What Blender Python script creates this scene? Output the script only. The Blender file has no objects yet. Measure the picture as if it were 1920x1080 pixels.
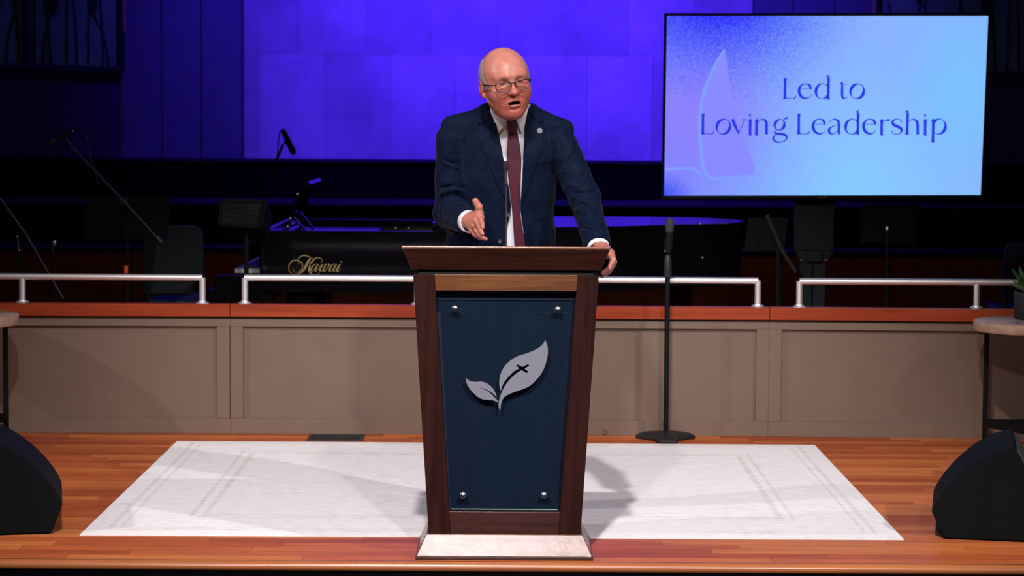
import bpy, math, random
import numpy as np
from mathutils import Vector, Matrix

random.seed(7)
scn = bpy.context.scene
COL = scn.collection
PI = math.pi

# ------------------------------------------------------------------ camera
F = 4204.0          # focal length in pixels of the 1920 px wide frame
H = 1.54            # camera height above the stage floor
def rot(ax, a):
    c, s = math.cos(a), math.sin(a)
    return np.array({'x': [[1,0,0],[0,c,-s],[0,s,c]], 'y': [[c,0,s],[0,1,0],[-s,0,c]], 'z': [[c,-s,0],[s,c,0],[0,0,1]]}[ax])
RC = rot('z', -7/F) @ rot('x', PI/2 - math.atan(311/F)) @ rot('z', math.radians(.35))
CC = np.array([0, 0, H])
cam = bpy.data.cameras.new('camera')
cam.sensor_width = 36
cam.lens = F/1920*36
cam.clip_end = 200
cam.dof.use_dof = True
cam.dof.focus_distance = 8.35
cam.dof.aperture_fstop = 5.6
camo = bpy.data.objects.new('camera', cam)
COL.objects.link(camo)
M4 = Matrix(RC.tolist()).to_4x4(); M4.translation = CC.tolist()
camo.matrix_world = M4
scn.camera = camo

def proj(p):
    q = (p - CC) @ RC
    return 960 - F*q[:,0]/q[:,2], 540 + F*q[:,1]/q[:,2]
def ray(px, py): return RC @ np.array([(px-960)/F, -(py-540)/F, -1.])
def P(px, py, Y):
    d = ray(px, py); return CC + d*(Y/d[1])

# ------------------------------------------------------------------ world, lamps, exposure
w = bpy.data.worlds.new('world'); scn.world = w; w.use_nodes = True
w.node_tree.nodes['Background'].inputs[0].default_value = (.25, .3, .6, 1)
w.node_tree.nodes['Background'].inputs[1].default_value = .012
scn.view_settings.view_transform = 'Standard'
scn.view_settings.look = 'None'
scn.view_settings.exposure = 0
scn.view_settings.gamma = 1
scn.view_settings.use_curve_mapping = False
scn.cycles.caustics_reflective = False
scn.cycles.caustics_refractive = False

def spot(loc, aim, power, col, size, blend, rad):
    l = bpy.data.lights.new('stage_spot', 'SPOT')
    l.energy = power; l.color = col; l.spot_size = math.radians(size); l.spot_blend = blend; l.shadow_soft_size = rad
    o = bpy.data.objects.new('stage_spot', l); COL.objects.link(o)
    o.location = loc
    o.rotation_euler = (Vector(aim)-Vector(loc)).to_track_quat('-Z', 'Y').to_euler()
    return o
WARM = (1, .925, .91)
spot((-10.2, 5.3, 6.4), (-.3, 9.3, .4), 1650, WARM, 30, .75, .12)         # lamps on the side trusses of the hall
spot((10.9, -1.5, 9.6), (.20, 8.9, .5), 4500, WARM, 20, .8, .14)
spot((-.45, 2.7, 7.6), (-.05, 8.4, .6), 2500, WARM, 40, .8, .14)         # overhead centre truss
spot((-2.2, -5, 7.4), (.10, 8.9, .7), 2800, WARM, 17.5, .8, .20)            # front of house pair
spot((2.6, -5, 7.4), (.25, 8.9, .7), 2900, WARM, 17.5, .8, .20)
spot((1.9, -9, .55), (.16, 7.9, .22), 200, (.09, .15, 1), 5.2, .9, .4)      # blue house lamp in front of the stage
for lx, pw in ((-2.1, .85), (-1.05, 1.1), (0, 1.2), (1.05, 1.15), (2.1, .95)):    # blue wash on the stone wall
    spot((lx, 18.3, 6.4), (lx*.95, 21, 3.2), 1120*pw, (.056, .014, 1), 60, .9, .15)
for lx in (-4.4, 4.2): spot((lx, 16.5, 6.2), (lx*.9, 20.6, 2.6), 45, (.10, .10, 1), 70, .9, .2)   # added weak blue lamps to brighten the side walls
spot((0, 17.5, 6.5), (0, 13.5, .5), 60, (.06, .04, 1), 66, .8, .3)     # blue spill over the piano and the risers

spot((0, 14.2, 5.2), (0, 18.3, .2), 42, (1, .55, .35), 100, .8, .2)        # added dim warm lamp to brighten the lowest riser

# ------------------------------------------------------------------ materials
def nd(nt, typ, **kw):
    n = nt.nodes.new(typ)
    for k, v in kw.items():
        if k.startswith('i_'): n.inputs[k[2:].replace('_', ' ')].default_value = v
        else: setattr(n, k, v)
    return n
def new_mat(name):
    m = bpy.data.materials.new(name); m.use_nodes = True
    return m, m.node_tree, m.node_tree.nodes['Principled BSDF']
def mat(name, col, rough=.5, metal=0, spec=.5, nscale=None, nvar=.15, bump=0, bscale=None, coat=0, stretch=(1,1,1), sheen=0):
    m, nt, b = new_mat(name)
    b.inputs['Base Color'].default_value = (*col, 1); b.inputs['Roughness'].default_value = rough
    b.inputs['Metallic'].default_value = metal; b.inputs['Specular IOR Level'].default_value = spec
    b.inputs['Coat Weight'].default_value = coat; b.inputs['Coat Roughness'].default_value = .12
    if sheen: b.inputs['Sheen Weight'].default_value = sheen; b.inputs['Sheen Roughness'].default_value = .5
    tc = nd(nt, 'ShaderNodeTexCoord'); mp = nd(nt, 'ShaderNodeMapping'); mp.inputs['Scale'].default_value = stretch
    nt.links.new(tc.outputs['Object'], mp.inputs[0])
    if nscale:
        n = nd(nt, 'ShaderNodeTexNoise', i_Scale=nscale, i_Detail=5.0, i_Roughness=.6)
        nt.links.new(mp.outputs[0], n.inputs['Vector'])
        r = nd(nt, 'ShaderNodeValToRGB')
        r.color_ramp.elements[0].position = .3; r.color_ramp.elements[1].position = .7
        r.color_ramp.elements[0].color = (*[c*(1-nvar) for c in col], 1)
        r.color_ramp.elements[1].color = (*[min(1, c*(1+nvar)) for c in col], 1)
        nt.links.new(n.outputs['Fac'], r.inputs[0]); nt.links.new(r.outputs[0], b.inputs['Base Color'])
    if bump:
        n2 = nd(nt, 'ShaderNodeTexNoise', i_Scale=bscale or 60., i_Detail=3.0)
        nt.links.new(mp.outputs[0], n2.inputs['Vector'])
        bp = nd(nt, 'ShaderNodeBump', i_Strength=bump, i_Distance=.01)
        nt.links.new(n2.outputs['Fac'], bp.inputs['Height']); nt.links.new(bp.outputs[0], b.inputs['Normal'])
    return m
def ramp(nt, stops, mode='LINEAR'):
    r = nd(nt, 'ShaderNodeValToRGB'); cr = r.color_ramp; cr.interpolation = mode
    while len(cr.elements) < len(stops): cr.elements.new(.5)
    for e, (p, c) in zip(cr.elements, stops): e.position = p; e.color = (*c, 1)
    return r
def wood(name, cols, axis, scale=1., rough=.35, coat=.0, bump=.05):
    """straight grain running along one object axis"""
    m, nt, b = new_mat(name)
    tc = nd(nt, 'ShaderNodeTexCoord'); mp = nd(nt, 'ShaderNodeMapping')
    s = [26*scale]*3; s[axis] = 1.6*scale; mp.inputs['Scale'].default_value = s
    nt.links.new(tc.outputs['Object'], mp.inputs[0])
    n = nd(nt, 'ShaderNodeTexNoise', i_Scale=1.6, i_Detail=8.0, i_Roughness=.62, i_Distortion=.35)
    nt.links.new(mp.outputs[0], n.inputs['Vector'])
    r = ramp(nt, [(.28, cols[0]), (.5, cols[1]), (.74, cols[2])])
    nt.links.new(n.outputs['Fac'], r.inputs[0]); nt.links.new(r.outputs[0], b.inputs['Base Color'])
    b.inputs['Roughness'].default_value = rough; b.inputs['Coat Weight'].default_value = coat; b.inputs['Coat Roughness'].default_value = .2
    mp2 = nd(nt, 'ShaderNodeMapping'); s2 = [90.]*3; s2[axis] = 8; mp2.inputs['Scale'].default_value = s2
    nt.links.new(tc.outputs['Object'], mp2.inputs[0])
    n2 = nd(nt, 'ShaderNodeTexNoise', i_Scale=1., i_Detail=2.0); nt.links.new(mp2.outputs[0], n2.inputs['Vector'])
    bp = nd(nt, 'ShaderNodeBump', i_Strength=bump, i_Distance=.004)
    nt.links.new(n2.outputs['Fac'], bp.inputs['Height']); nt.links.new(bp.outputs[0], b.inputs['Normal'])
    return m
def emit(name, col, strength=1.):
    m, nt, b = new_mat(name)
    b.inputs['Base Color'].default_value = (0, 0, 0, 1); b.inputs['Roughness'].default_value = .4; b.inputs['Specular IOR Level'].default_value = .1
    b.inputs['Emission Color'].default_value = (*col, 1); b.inputs['Emission Strength'].default_value = strength
    return m

def floor_mat():
    m, nt, b = new_mat('stage_floorboards')
    tc = nd(nt, 'ShaderNodeTexCoord')
    br = nd(nt, 'ShaderNodeTexBrick', offset=.37, offset_frequency=2)
    for k, v in dict(Color1=(0,0,0,1), Color2=(1,1,1,1), Mortar=(.0,.0,.0,1)).items(): br.inputs[k].default_value = v
    br.inputs['Scale'].default_value = 1; br.inputs['Mortar Size'].default_value = .0009; br.inputs['Mortar Smooth'].default_value = .1
    br.inputs['Brick Width'].default_value = .83; br.inputs['Row Height'].default_value = .082
    # shift every row by its own amount so that the butt joints do not line up
    sx = nd(nt, 'ShaderNodeSeparateXYZ'); nt.links.new(tc.outputs['Object'], sx.inputs[0])
    rowi = nd(nt, 'ShaderNodeMath', operation='DIVIDE'); rowi.inputs[1].default_value = .082; nt.links.new(sx.outputs['Y'], rowi.inputs[0])
    fl = nd(nt, 'ShaderNodeMath', operation='FLOOR'); nt.links.new(rowi.outputs[0], fl.inputs[0])
    wn = nd(nt, 'ShaderNodeTexWhiteNoise', noise_dimensions='1D'); nt.links.new(fl.outputs[0], wn.inputs['W'])
    ad = nd(nt, 'ShaderNodeMath', operation='MULTIPLY_ADD'); ad.inputs[1].default_value = 3.1
    nt.links.new(wn.outputs['Value'], ad.inputs[0]); nt.links.new(sx.outputs['X'], ad.inputs[2])
    cx = nd(nt, 'ShaderNodeCombineXYZ'); nt.links.new(ad.outputs[0], cx.inputs[0]); nt.links.new(sx.outputs['Y'], cx.inputs[1])
    nt.links.new(cx.outputs[0], br.inputs['Vector'])
    r = ramp(nt, [(0, (.34,.072,.022)), (.3, (.46,.110,.034)), (.55, (.52,.140,.042)), (.8, (.62,.21,.062)), (1, (.38,.066,.026))])
    nt.links.new(br.outputs['Color'], r.inputs[0])
    mp = nd(nt, 'ShaderNodeMapping'); mp.inputs['Scale'].default_value = (2.2, 40, 1); nt.links.new(cx.outputs[0], mp.inputs[0])
    n = nd(nt, 'ShaderNodeTexNoise', i_Scale=1.4, i_Detail=6.0, i_Roughness=.6); nt.links.new(mp.outputs[0], n.inputs['Vector'])
    r2 = ramp(nt, [(.25, (.62,.58,.56)), (.75, (1.18,1.15,1.1))]); nt.links.new(n.outputs['Fac'], r2.inputs[0])
    mx = nd(nt, 'ShaderNodeMix', data_type='RGBA', blend_type='MULTIPLY'); mx.inputs[0].default_value = 1
    nt.links.new(r.outputs[0], mx.inputs[6]); nt.links.new(r2.outputs[0], mx.inputs[7])
    mx2 = nd(nt, 'ShaderNodeMix', data_type='RGBA'); nt.links.new(br.outputs['Fac'], mx2.inputs[0])
    nt.links.new(mx.outputs[2], mx2.inputs[6]); mx2.inputs[7].default_value = (.09, .03, .02, 1)
    nt.links.new(mx2.outputs[2], b.inputs['Base Color'])
    b.inputs['Roughness'].default_value = .45; b.inputs['Specular IOR Level'].default_value = .12
    return m

def rug_mat(hx, hy):
    m, nt, b = new_mat('rug_weave')
    tc = nd(nt, 'ShaderNodeTexCoord'); sx = nd(nt, 'ShaderNodeSeparateXYZ'); nt.links.new(tc.outputs['Object'], sx.inputs[0])
    def M(op, a, b_=None, c=None):
        n = nd(nt, 'ShaderNodeMath', operation=op)
        for i, v in enumerate((a, b_, c)):
            if v is None: continue
            if isinstance(v, (int, float)): n.inputs[i].default_value = v
            else: nt.links.new(v, n.inputs[i])
        return n.outputs[0]
    dx = M('SUBTRACT', hx, M('ABSOLUTE', sx.outputs['X'])); dy = M('SUBTRACT', hy, M('ABSOLUTE', sx.outputs['Y']))
    e = M('MINIMUM', dx, dy)
    def band(c, wdt): return M('LESS_THAN', M('ABSOLUTE', M('SUBTRACT', e, c)), wdt)
    lines = M('MAXIMUM', M('MAXIMUM', band(.09, .010), band(.13, .006)), M('MAXIMUM', band(.36, .008), band(.41, .012)))
    # interlaced medallions: worn oriental pattern from warped voronoi and waves
    mp = nd(nt, 'ShaderNodeMapping'); nt.links.new(tc.outputs['Object'], mp.inputs[0]); mp.inputs['Scale'].default_value = (1, 1, 1)
    nz = nd(nt, 'ShaderNodeTexNoise', i_Scale=6., i_Detail=5.0); nt.links.new(mp.outputs[0], nz.inputs['Vector'])
    ws = nd(nt, 'ShaderNodeMix', data_type='RGBA', blend_type='ADD'); ws.inputs[0].default_value = .12
    nt.links.new(mp.outputs[0], ws.inputs[6]); nt.links.new(nz.outputs['Color'], ws.inputs[7])
    vo = nd(nt, 'ShaderNodeTexVoronoi', feature='DISTANCE_TO_EDGE', i_Scale=9.); nt.links.new(ws.outputs[2], vo.inputs['Vector'])
    vr = nd(nt, 'ShaderNodeMapRange', i_From_Min=.0, i_From_Max=.22); nt.links.new(vo.outputs['Distance'], vr.inputs[0])
    n1 = nd(nt, 'ShaderNodeTexNoise', i_Scale=13., i_Detail=8.0, i_Roughness=.78)
    ms = nd(nt, 'ShaderNodeMapping'); ms.inputs['Scale'].default_value = (1.0, 3.4, 1); nt.links.new(tc.outputs['Object'], ms.inputs[0])
    nt.links.new(ms.outputs[0], n1.inputs['Vector'])
    wear = nd(nt, 'ShaderNodeMapRange', i_From_Min=.38, i_From_Max=.62); nt.links.new(n1.outputs['Fac'], wear.inputs[0])
    pat = M('MULTIPLY', M('SUBTRACT', 1.0, vr.outputs[0]), wear.outputs[0])
    fac = M('ADD', M('MULTIPLY', pat, .30), M('ADD', M('MULTIPLY', lines, .4), M('MULTIPLY', wear.outputs[0], .42)))
    r = ramp(nt, [(0, (.90,.885,.92)), (.5, (.82,.785,.80)), (1, (.68,.615,.605))])
    nt.links.new(fac, r.inputs[0]); nt.links.new(r.outputs[0], b.inputs['Base Color'])
    n3 = nd(nt, 'ShaderNodeTexNoise', i_Scale=260., i_Detail=2.0); nt.links.new(tc.outputs['Object'], n3.inputs['Vector'])
    bp = nd(nt, 'ShaderNodeBump', i_Strength=.35, i_Distance=.004); nt.links.new(n3.outputs['Fac'], bp.inputs['Height']); nt.links.new(bp.outputs[0], b.inputs['Normal'])
    b.inputs['Roughness'].default_value = .95; b.inputs['Specular IOR Level'].default_value = .1
    return m

def stone_mat():
    m, nt, b = new_mat('stone_blocks')
    tc = nd(nt, 'ShaderNodeTexCoord'); sx = nd(nt, 'ShaderNodeSeparateXYZ'); nt.links.new(tc.outputs['Object'], sx.inputs[0])
    cx = nd(nt, 'ShaderNodeCombineXYZ'); nt.links.new(sx.outputs['X'], cx.inputs[0]); nt.links.new(sx.outputs['Z'], cx.inputs[1])
    mp = nd(nt, 'ShaderNodeMapping'); mp.inputs['Location'].default_value = (.12, .84, 0); nt.links.new(cx.outputs[0], mp.inputs[0])
    br = nd(nt, 'ShaderNodeTexBrick', offset=.62, offset_frequency=2)
    for k, v in dict(Color1=(.45,.45,.45,1), Color2=(.78,.74,.74,1), Mortar=(.42,.42,.42,1)).items(): br.inputs[k].default_value = v
    br.inputs['Scale'].default_value = 1; br.inputs['Mortar Size'].default_value = .004; br.inputs['Brick Width'].default_value = .61; br.inputs['Row Height'].default_value = 1.0
    nt.links.new(mp.outputs[0], br.inputs['Vector'])
    n = nd(nt, 'ShaderNodeTexNoise', i_Scale=1.3, i_Detail=7.0, i_Roughness=.62); nt.links.new(cx.outputs[0], n.inputs['Vector'])
    r = ramp(nt, [(.3, (.62,.62,.62)), (.7, (1.1,1.1,1.1))]); nt.links.new(n.outputs['Fac'], r.inputs[0])
    mx = nd(nt, 'ShaderNodeMix', data_type='RGBA', blend_type='MULTIPLY'); mx.inputs[0].default_value = 1
    nt.links.new(br.outputs['Color'], mx.inputs[6]); nt.links.new(r.outputs[0], mx.inputs[7]); nt.links.new(mx.outputs[2], b.inputs['Base Color'])
    b.inputs['Roughness'].default_value = .9; b.inputs['Specular IOR Level'].default_value = .2
    return m

M = {}
M['floor'] = floor_mat(); M['stone'] = stone_mat()
M['panel'] = mat('side_panelling', (.125, .14, .165), .9, spec=.2, nscale=3, nvar=.12)
M['knee'] = mat('greige_paint', (.166, .114, .087), .6, spec=.2, nscale=6, nvar=.04, bump=.05, bscale=180)
M['cap'] = wood('cap_rail_wood', [(.19,.024,.008), (.27,.040,.013), (.36,.062,.021)], 0, .5, .5, .0)
M['cap'].node_tree.nodes['Principled BSDF'].inputs['Specular IOR Level'].default_value = .15
M['nose'] = wood('nosing_wood', [(.30,.09,.032), (.40,.13,.045), (.48,.17,.06)], 0, .5, .28, .4)
M['riser'] = wood('riser_wood_shaded', [(.0030,.0020,.0013), (.0045,.0028,.0018), (.006,.0035,.0022)], 0, .5, .8)  # shade on the upper risers put into the wood colour, near black
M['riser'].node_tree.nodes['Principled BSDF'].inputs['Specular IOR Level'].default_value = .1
M['riser_lit'] = wood('riser_wood_lit', [(.20,.06,.026), (.28,.085,.036), (.36,.11,.048)], 0, .5, .6)  # lit copy of the riser wood, colour raised in place of light
M['tread'] = mat('riser_carpet', (.012, .012, .02), .8)
M['black'] = mat('black_powder_coat', (.012, .013, .016), .5, spec=.4)
M['matt'] = mat('matt_black_enamel', (.0045, .005, .0065), .8, spec=.15)
M['dark'] = mat('dark_satin_plastic', (.02, .024, .028), .55)
M['wedge'] = mat('monitor_cabinet_paint', (.0028, .0045, .006), .8, spec=.12, bump=.2, bscale=220)
M['grille'] = mat('speaker_grille_cloth', (.022, .028, .03), .7, bump=.5, bscale=300)
M['chrome'] = mat('brushed_steel', (.92, .88, .88), .42, .85)
M['steel'] = mat('satin_steel', (.55, .55, .57), .38, 1)
M['lacquer'] = mat('black_piano_lacquer', (.004, .004, .005), .08, spec=.5)
M['gold'] = mat('gold_lettering', (.40, .28, .105), .6, .1)
M['ivory'] = mat('ivory_keys', (.6, .58, .55), .3)
M['brass'] = mat('brass', (.55, .38, .12), .3, 1)
M['walnutX'] = wood('walnut_horizontal_grain', [(.018,.0050,.0036), (.040,.0110,.0074), (.062,.0180,.0115)], 0, 1.0, .38, .2)
M['walnutZ'] = wood('walnut_vertical_grain', [(.011,.0030,.0024), (.025,.0066,.0050), (.038,.0105,.0078)], 2, 1.0, .5, .0)
M['walnutZ'].node_tree.nodes['Principled BSDF'].inputs['Specular IOR Level'].default_value = .10
M['walnutL'] = wood('light_walnut_top_rail', [(.07,.025,.009), (.14,.050,.016), (.20,.076,.024)], 0, 1.3, .3, .35)
M['walnutP'] = wood('back_panel_blue_sheen', [(.0085,.016,.050), (.012,.021,.062), (.017,.027,.074)], 2, 1.0, .6)  # blue reflection seen in the glass is mixed into this panel colour
M['oak'] = wood('pale_oak_top', [(.30,.18,.125), (.38,.25,.18), (.45,.31,.225)], 0, .8, .5)
M['pot'] = mat('matt_black_pot', (.012, .016, .02), .7)
M['leaf'] = mat('succulent_leaf', (.13, .20, .07), .45, nscale=25, nvar=.4)
M['leafd'] = mat('dark_succulent_leaf', (.02, .09, .045), .5, nscale=25, nvar=.4)
M['chair'] = mat('grey_green_vinyl', (.018, .036, .042), .6)
M['tvcart'] = mat('grey_green_painted_steel', (.012, .024, .027), .55)
M['orange'] = mat('orange_marker', (.8, .12, .03), .5)
M['bluec'] = mat('blue_cloth', (.05, .05, .5), .8)
M['foam'] = mat('brown_foam', (.045, .026, .028), .95, spec=.1, bump=.6, bscale=500)
M['cable'] = mat('black_cable', (.008, .008, .01), .5)
M['paper'] = mat('printed_cover', (.30, .24, .32), .4, nscale=18, nvar=.9)
M['emblem'] = mat('brushed_aluminium_emblem', (.205, .21, .26), .5, .12)
M['polished'] = mat('polished_steel', (.62, .62, .66), .27, 1)

def thin_glass(name, tint, refl):
    """clear sheet: lets light straight through with a tint, mirrors more at grazing angles"""
    m = bpy.data.materials.new(name); m.use_nodes = True; nt = m.node_tree; nt.nodes.remove(nt.nodes['Principled BSDF'])
    t = nd(nt, 'ShaderNodeBsdfTransparent'); t.inputs[0].default_value = (*tint, 1)
    g = nd(nt, 'ShaderNodeBsdfGlossy', i_Roughness=.03); g.inputs[0].default_value = (1, 1, 1, 1)
    lw = nd(nt, 'ShaderNodeFresnel', i_IOR=refl); mx = nd(nt, 'ShaderNodeMixShader')
    nt.links.new(lw.outputs[0], mx.inputs[0]); nt.links.new(t.outputs[0], mx.inputs[1]); nt.links.new(g.outputs[0], mx.inputs[2])
    nt.links.new(mx.outputs[0], nt.nodes['Material Output'].inputs[0])
    return m
M['glass'] = thin_glass('tinted_glass', (.80, .90, .93), 1.45)
M['lens'] = thin_glass('clear_spectacle_lens', (.985, .985, .99), 1.25)

# ------------------------------------------------------------------ mesh helpers
def base_of(o):
    v = Vector((0, 0, 0))
    while o is not None: v += Vector(o.location); o = o.parent
    return v
def link(name, verts, faces, m, parent=None, smooth=True, angle=None, origin=None):
    me = bpy.data.meshes.new(name)
    if parent is not None: off = np.array(base_of(parent))
    elif origin is not None: off = np.array(origin)
    else: off = np.zeros(3)
    v = np.asarray(verts, float) - off
    me.from_pydata(v.tolist(), [], [tuple(int(i) for i in f) for f in faces]); me.update()
    if m is not None: me.materials.append(m)
    if smooth:
        me.shade_smooth()
        if angle is not None: me.set_sharp_from_angle(angle=math.radians(angle))
    o = bpy.data.objects.new(name, me); COL.objects.link(o)
    if parent is not None: o.parent = parent
    elif origin is not None: o.location = origin
    return o
def tag(o, label=None, cat=None, group=None, kind=None):
    if label: o['label'] = label
    if cat: o['category'] = cat
    if group: o['group'] = group
    if kind: o['kind'] = kind
    return o
def empty(name, loc, label, cat, group=None):
    o = bpy.data.objects.new(name, None); COL.objects.link(o); o.location = loc; o.empty_display_size = .1
    return tag(o, label, cat, group)
def catmull(pts, n=8, closed=False):
    pts = [np.asarray(p, float) for p in pts]
    if len(pts) < 3 and not closed: return pts
    out = []; L = len(pts)
    for i in range(L if closed else L-1):
        a, b, c, d = [pts[(i+k) % L] if closed else pts[min(max(i+k, 0), L-1)] for k in (-1, 0, 1, 2)]
        for j in range(n):
            t = j/n
            out.append(.5*((2*b)+(-a+c)*t+(2*a-5*b+4*c-d)*t*t+(-a+3*b-3*c+d)*t**3))
    if not closed: out.append(pts[-1])
    return out
class MB:
    def __init__(s): s.v = []; s.f = []
    def add(s, v, f):
        n = len(s.v); s.v += [np.asarray(a, float) for a in v]; s.f += [[i+n for i in q] for q in f]; return s
    def box(s, lo, hi, R=None, c=None):
        v = [(x, y, z) for x in (lo[0], hi[0]) for y in (lo[1], hi[1]) for z in (lo[2], hi[2])]
        v = np.array(v, float)
        if R is not None: v = (v-np.array(c)) @ np.asarray(R).T + np.array(c)
        return s.add(v, [(0,1,3,2), (4,6,7,5), (0,4,5,1), (2,3,7,6), (0,2,6,4), (1,5,7,3)])
    def hexa(s, bot, top):   # four bottom and four top corners, counter-clockwise seen from above
        return s.add(list(bot)+list(top), [(3,2,1,0), (4,5,6,7)]+[(i, (i+1) % 4, 4+(i+1) % 4, 4+i) for i in range(4)])
    def prism(s, poly, f, t0, t1, inset=0):
        """extrude 2-D poly (ccw) ; f(u, v, t) -> world"""
        n = len(poly)
        return s.add([f(u, v, t0) for u, v in poly]+[f(u, v, t1) for u, v in poly],
                     [list(range(n))[::-1], list(range(n, 2*n))]+[(i, (i+1) % n, n+(i+1) % n, n+i) for i in range(n)])
    def tube(s, path, r, n=12, cap=True):
        path = [np.asarray(p, float) for p in path]; k = len(path)
        r = [r]*k if np.isscalar(r) else list(r)
        tang = []
        for i in range(k):
            t = path[min(i+1, k-1)]-path[max(i-1, 0)]; tang.append(t/(np.linalg.norm(t)+1e-12))
        up = np.array([0, 0, 1.]) if abs(tang[0][2]) < .9 else np.array([1., 0, 0])
        u = np.cross(tang[0], up); u /= np.linalg.norm(u)
        v = []; 
        for i in range(k):
            u = u-tang[i]*np.dot(u, tang[i]); u /= np.linalg.norm(u)+1e-12
            q = np.cross(tang[i], u)
            for j in range(n):
                a = 2*PI*j/n; v.append(path[i]+r[i]*(math.cos(a)*u+math.sin(a)*q))
        f = [(i*n+j, i*n+(j+1) % n, (i+1)*n+(j+1) % n, (i+1)*n+j) for i in range(k-1) for j in range(n)]
        if cap: f += [list(range(n))[::-1], list(range((k-1)*n, k*n))]
        return s.add(v, f)
    def lathe(s, prof, c, axis=None, n=24, ring=False):
        """prof: (radius, height) pairs round an axis through c"""
        ax = np.array([0, 0, 1.]) if axis is None else np.asarray(axis, float)/np.linalg.norm(axis)
        t = np.array([1., 0, 0]) if abs(ax[0]) < .9 else np.array([0, 1., 0])
        u = np.cross(ax, t); u /= np.linalg.norm(u); q = np.cross(ax, u); c = np.asarray(c, float)
        v = [c+ax*h+max(r, 1e-5)*(math.cos(2*PI*j/n)*u+math.sin(2*PI*j/n)*q) for r, h in prof for j in range(n)]
        k = len(prof)
        f = [(i*n+j, i*n+(j+1) % n, (i+1)*n+(j+1) % n, (i+1)*n+j) for i in range(k-1) for j in range(n)]
        if ring: f += [((k-1)*n+j, (k-1)*n+(j+1) % n, (j+1) % n, j) for j in range(n)]
        else: f += [list(range(n))[::-1], list(range((k-1)*n, k*n))]
        return s.add(v, f)
    def ball(s, c, r, n=16):
        rr = np.array([r]*3 if np.isscalar(r) else r, float)
        v = []; f = []
        for i in range(n//2+1):
            a = PI*i/(n//2)
            for j in range(n): b = 2*PI*j/n; v.append(np.array(c)+rr*np.array([math.sin(a)*math.cos(b), math.sin(a)*math.sin(b), math.cos(a)]))
        for i in range(n//2):
            for j in range(n): f.append((i*n+j, (i+1)*n+j, (i+1)*n+(j+1) % n, i*n+(j+1) % n))
        return s.add(v, f)
    def build(s, name, m, parent=None, bevel=0, seg=2, smooth=True, angle=40, origin=None):
        o = link(name, s.v, s.f, m, parent, smooth, angle, origin)
        if bevel:
            b = o.modifiers.new('bevel', 'BEVEL'); b.width = bevel; b.segments = seg; b.limit_method = 'ANGLE'; b.angle_limit = math.radians(30)
            b.harden_normals = True
        return o
def B(): return MB()
def struct(o): o['kind'] = 'structure'; return o

# pen strokes: points (x, y, width) joined by a smooth line -> flat ribbon ; f maps 2-D to the world
def pen(mb, pts, f, n=8, smooth=True):
    p = catmull(pts, n) if smooth and len(pts) > 2 else [np.asarray(q, float) for q in pts]
    L = []; R_ = []
    for i, q in enumerate(p):
        t = p[min(i+1, len(p)-1)][:2]-p[max(i-1, 0)][:2]; t = t/(np.linalg.norm(t)+1e-9); nn = np.array([-t[1], t[0]])
        L.append(f(*(q[:2]+nn*max(q[2], .5)/2))); R_.append(f(*(q[:2]-nn*max(q[2], .5)/2)))
    k = len(p)
    mb.add(L+R_, [(i, i+1, k+i+1, k+i) for i in range(k-1)])
# ================================================================== THE SETTING
WY = 10.98      # front face of the low wall behind the rug
struct(B().box((-9, 7.79, -.06), (9, 21.2, 0)).build('floor', M['floor'], smooth=False))
struct(B().prism([(0, -.036), (0, -.004), (-.003, .0), (-.014, .0005), (-.027, -.004), (-.035, -.014), (-.033, -.027), (-.022, -.036)][::-1],
        lambda u, v, t: np.array([t, 7.79+u, v]), -9, 9).build('trim_1', M['nose'], angle=60))
struct(B().box((-9, 7.765, -1.1), (9, 7.80, -.036)).build('wall_front', mat('fascia_black', (.0012, .0014, .0025), .9, spec=.05), smooth=False))

# stone wall and panelling behind the choir risers
X0, X1 = -2.47, 2.25
struct(B().box((X0, 20.95, .9), (X1, 21.2, 5.2)).build('wall_back', M['stone'], smooth=False))
def strip_panel(xs, name):
    mb = B()
    for a, b in zip(xs[:-1], xs[1:]): mb.box((a+.004, 21.02, .9), (b-.004, 21.1, 5.2))
    mb.box((min(xs), 21.09, .9), (max(xs), 21.2, 5.2))
    return struct(mb.build(name, M['panel'], bevel=.006, smooth=False))
strip_panel([-3.63, -3.25, -2.88, X0], 'wall_back_left'); strip_panel([X1, 2.64, 3.03, 3.42], 'wall_back_right')
M['wing'] = mat('wing_wall_paint', (.06, .06, .075), .9, spec=.2, nscale=3, nvar=.1)
M['art'] = mat('art_glass', (.14, .34, .15), .5, nscale=4, nvar=.2)
M['motif'] = mat('art_glass_motif', (.025, .022, .02), .7)
M['gilt'] = mat('gilt_edge', (.5, .36, .16), .5, .3)
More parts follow.
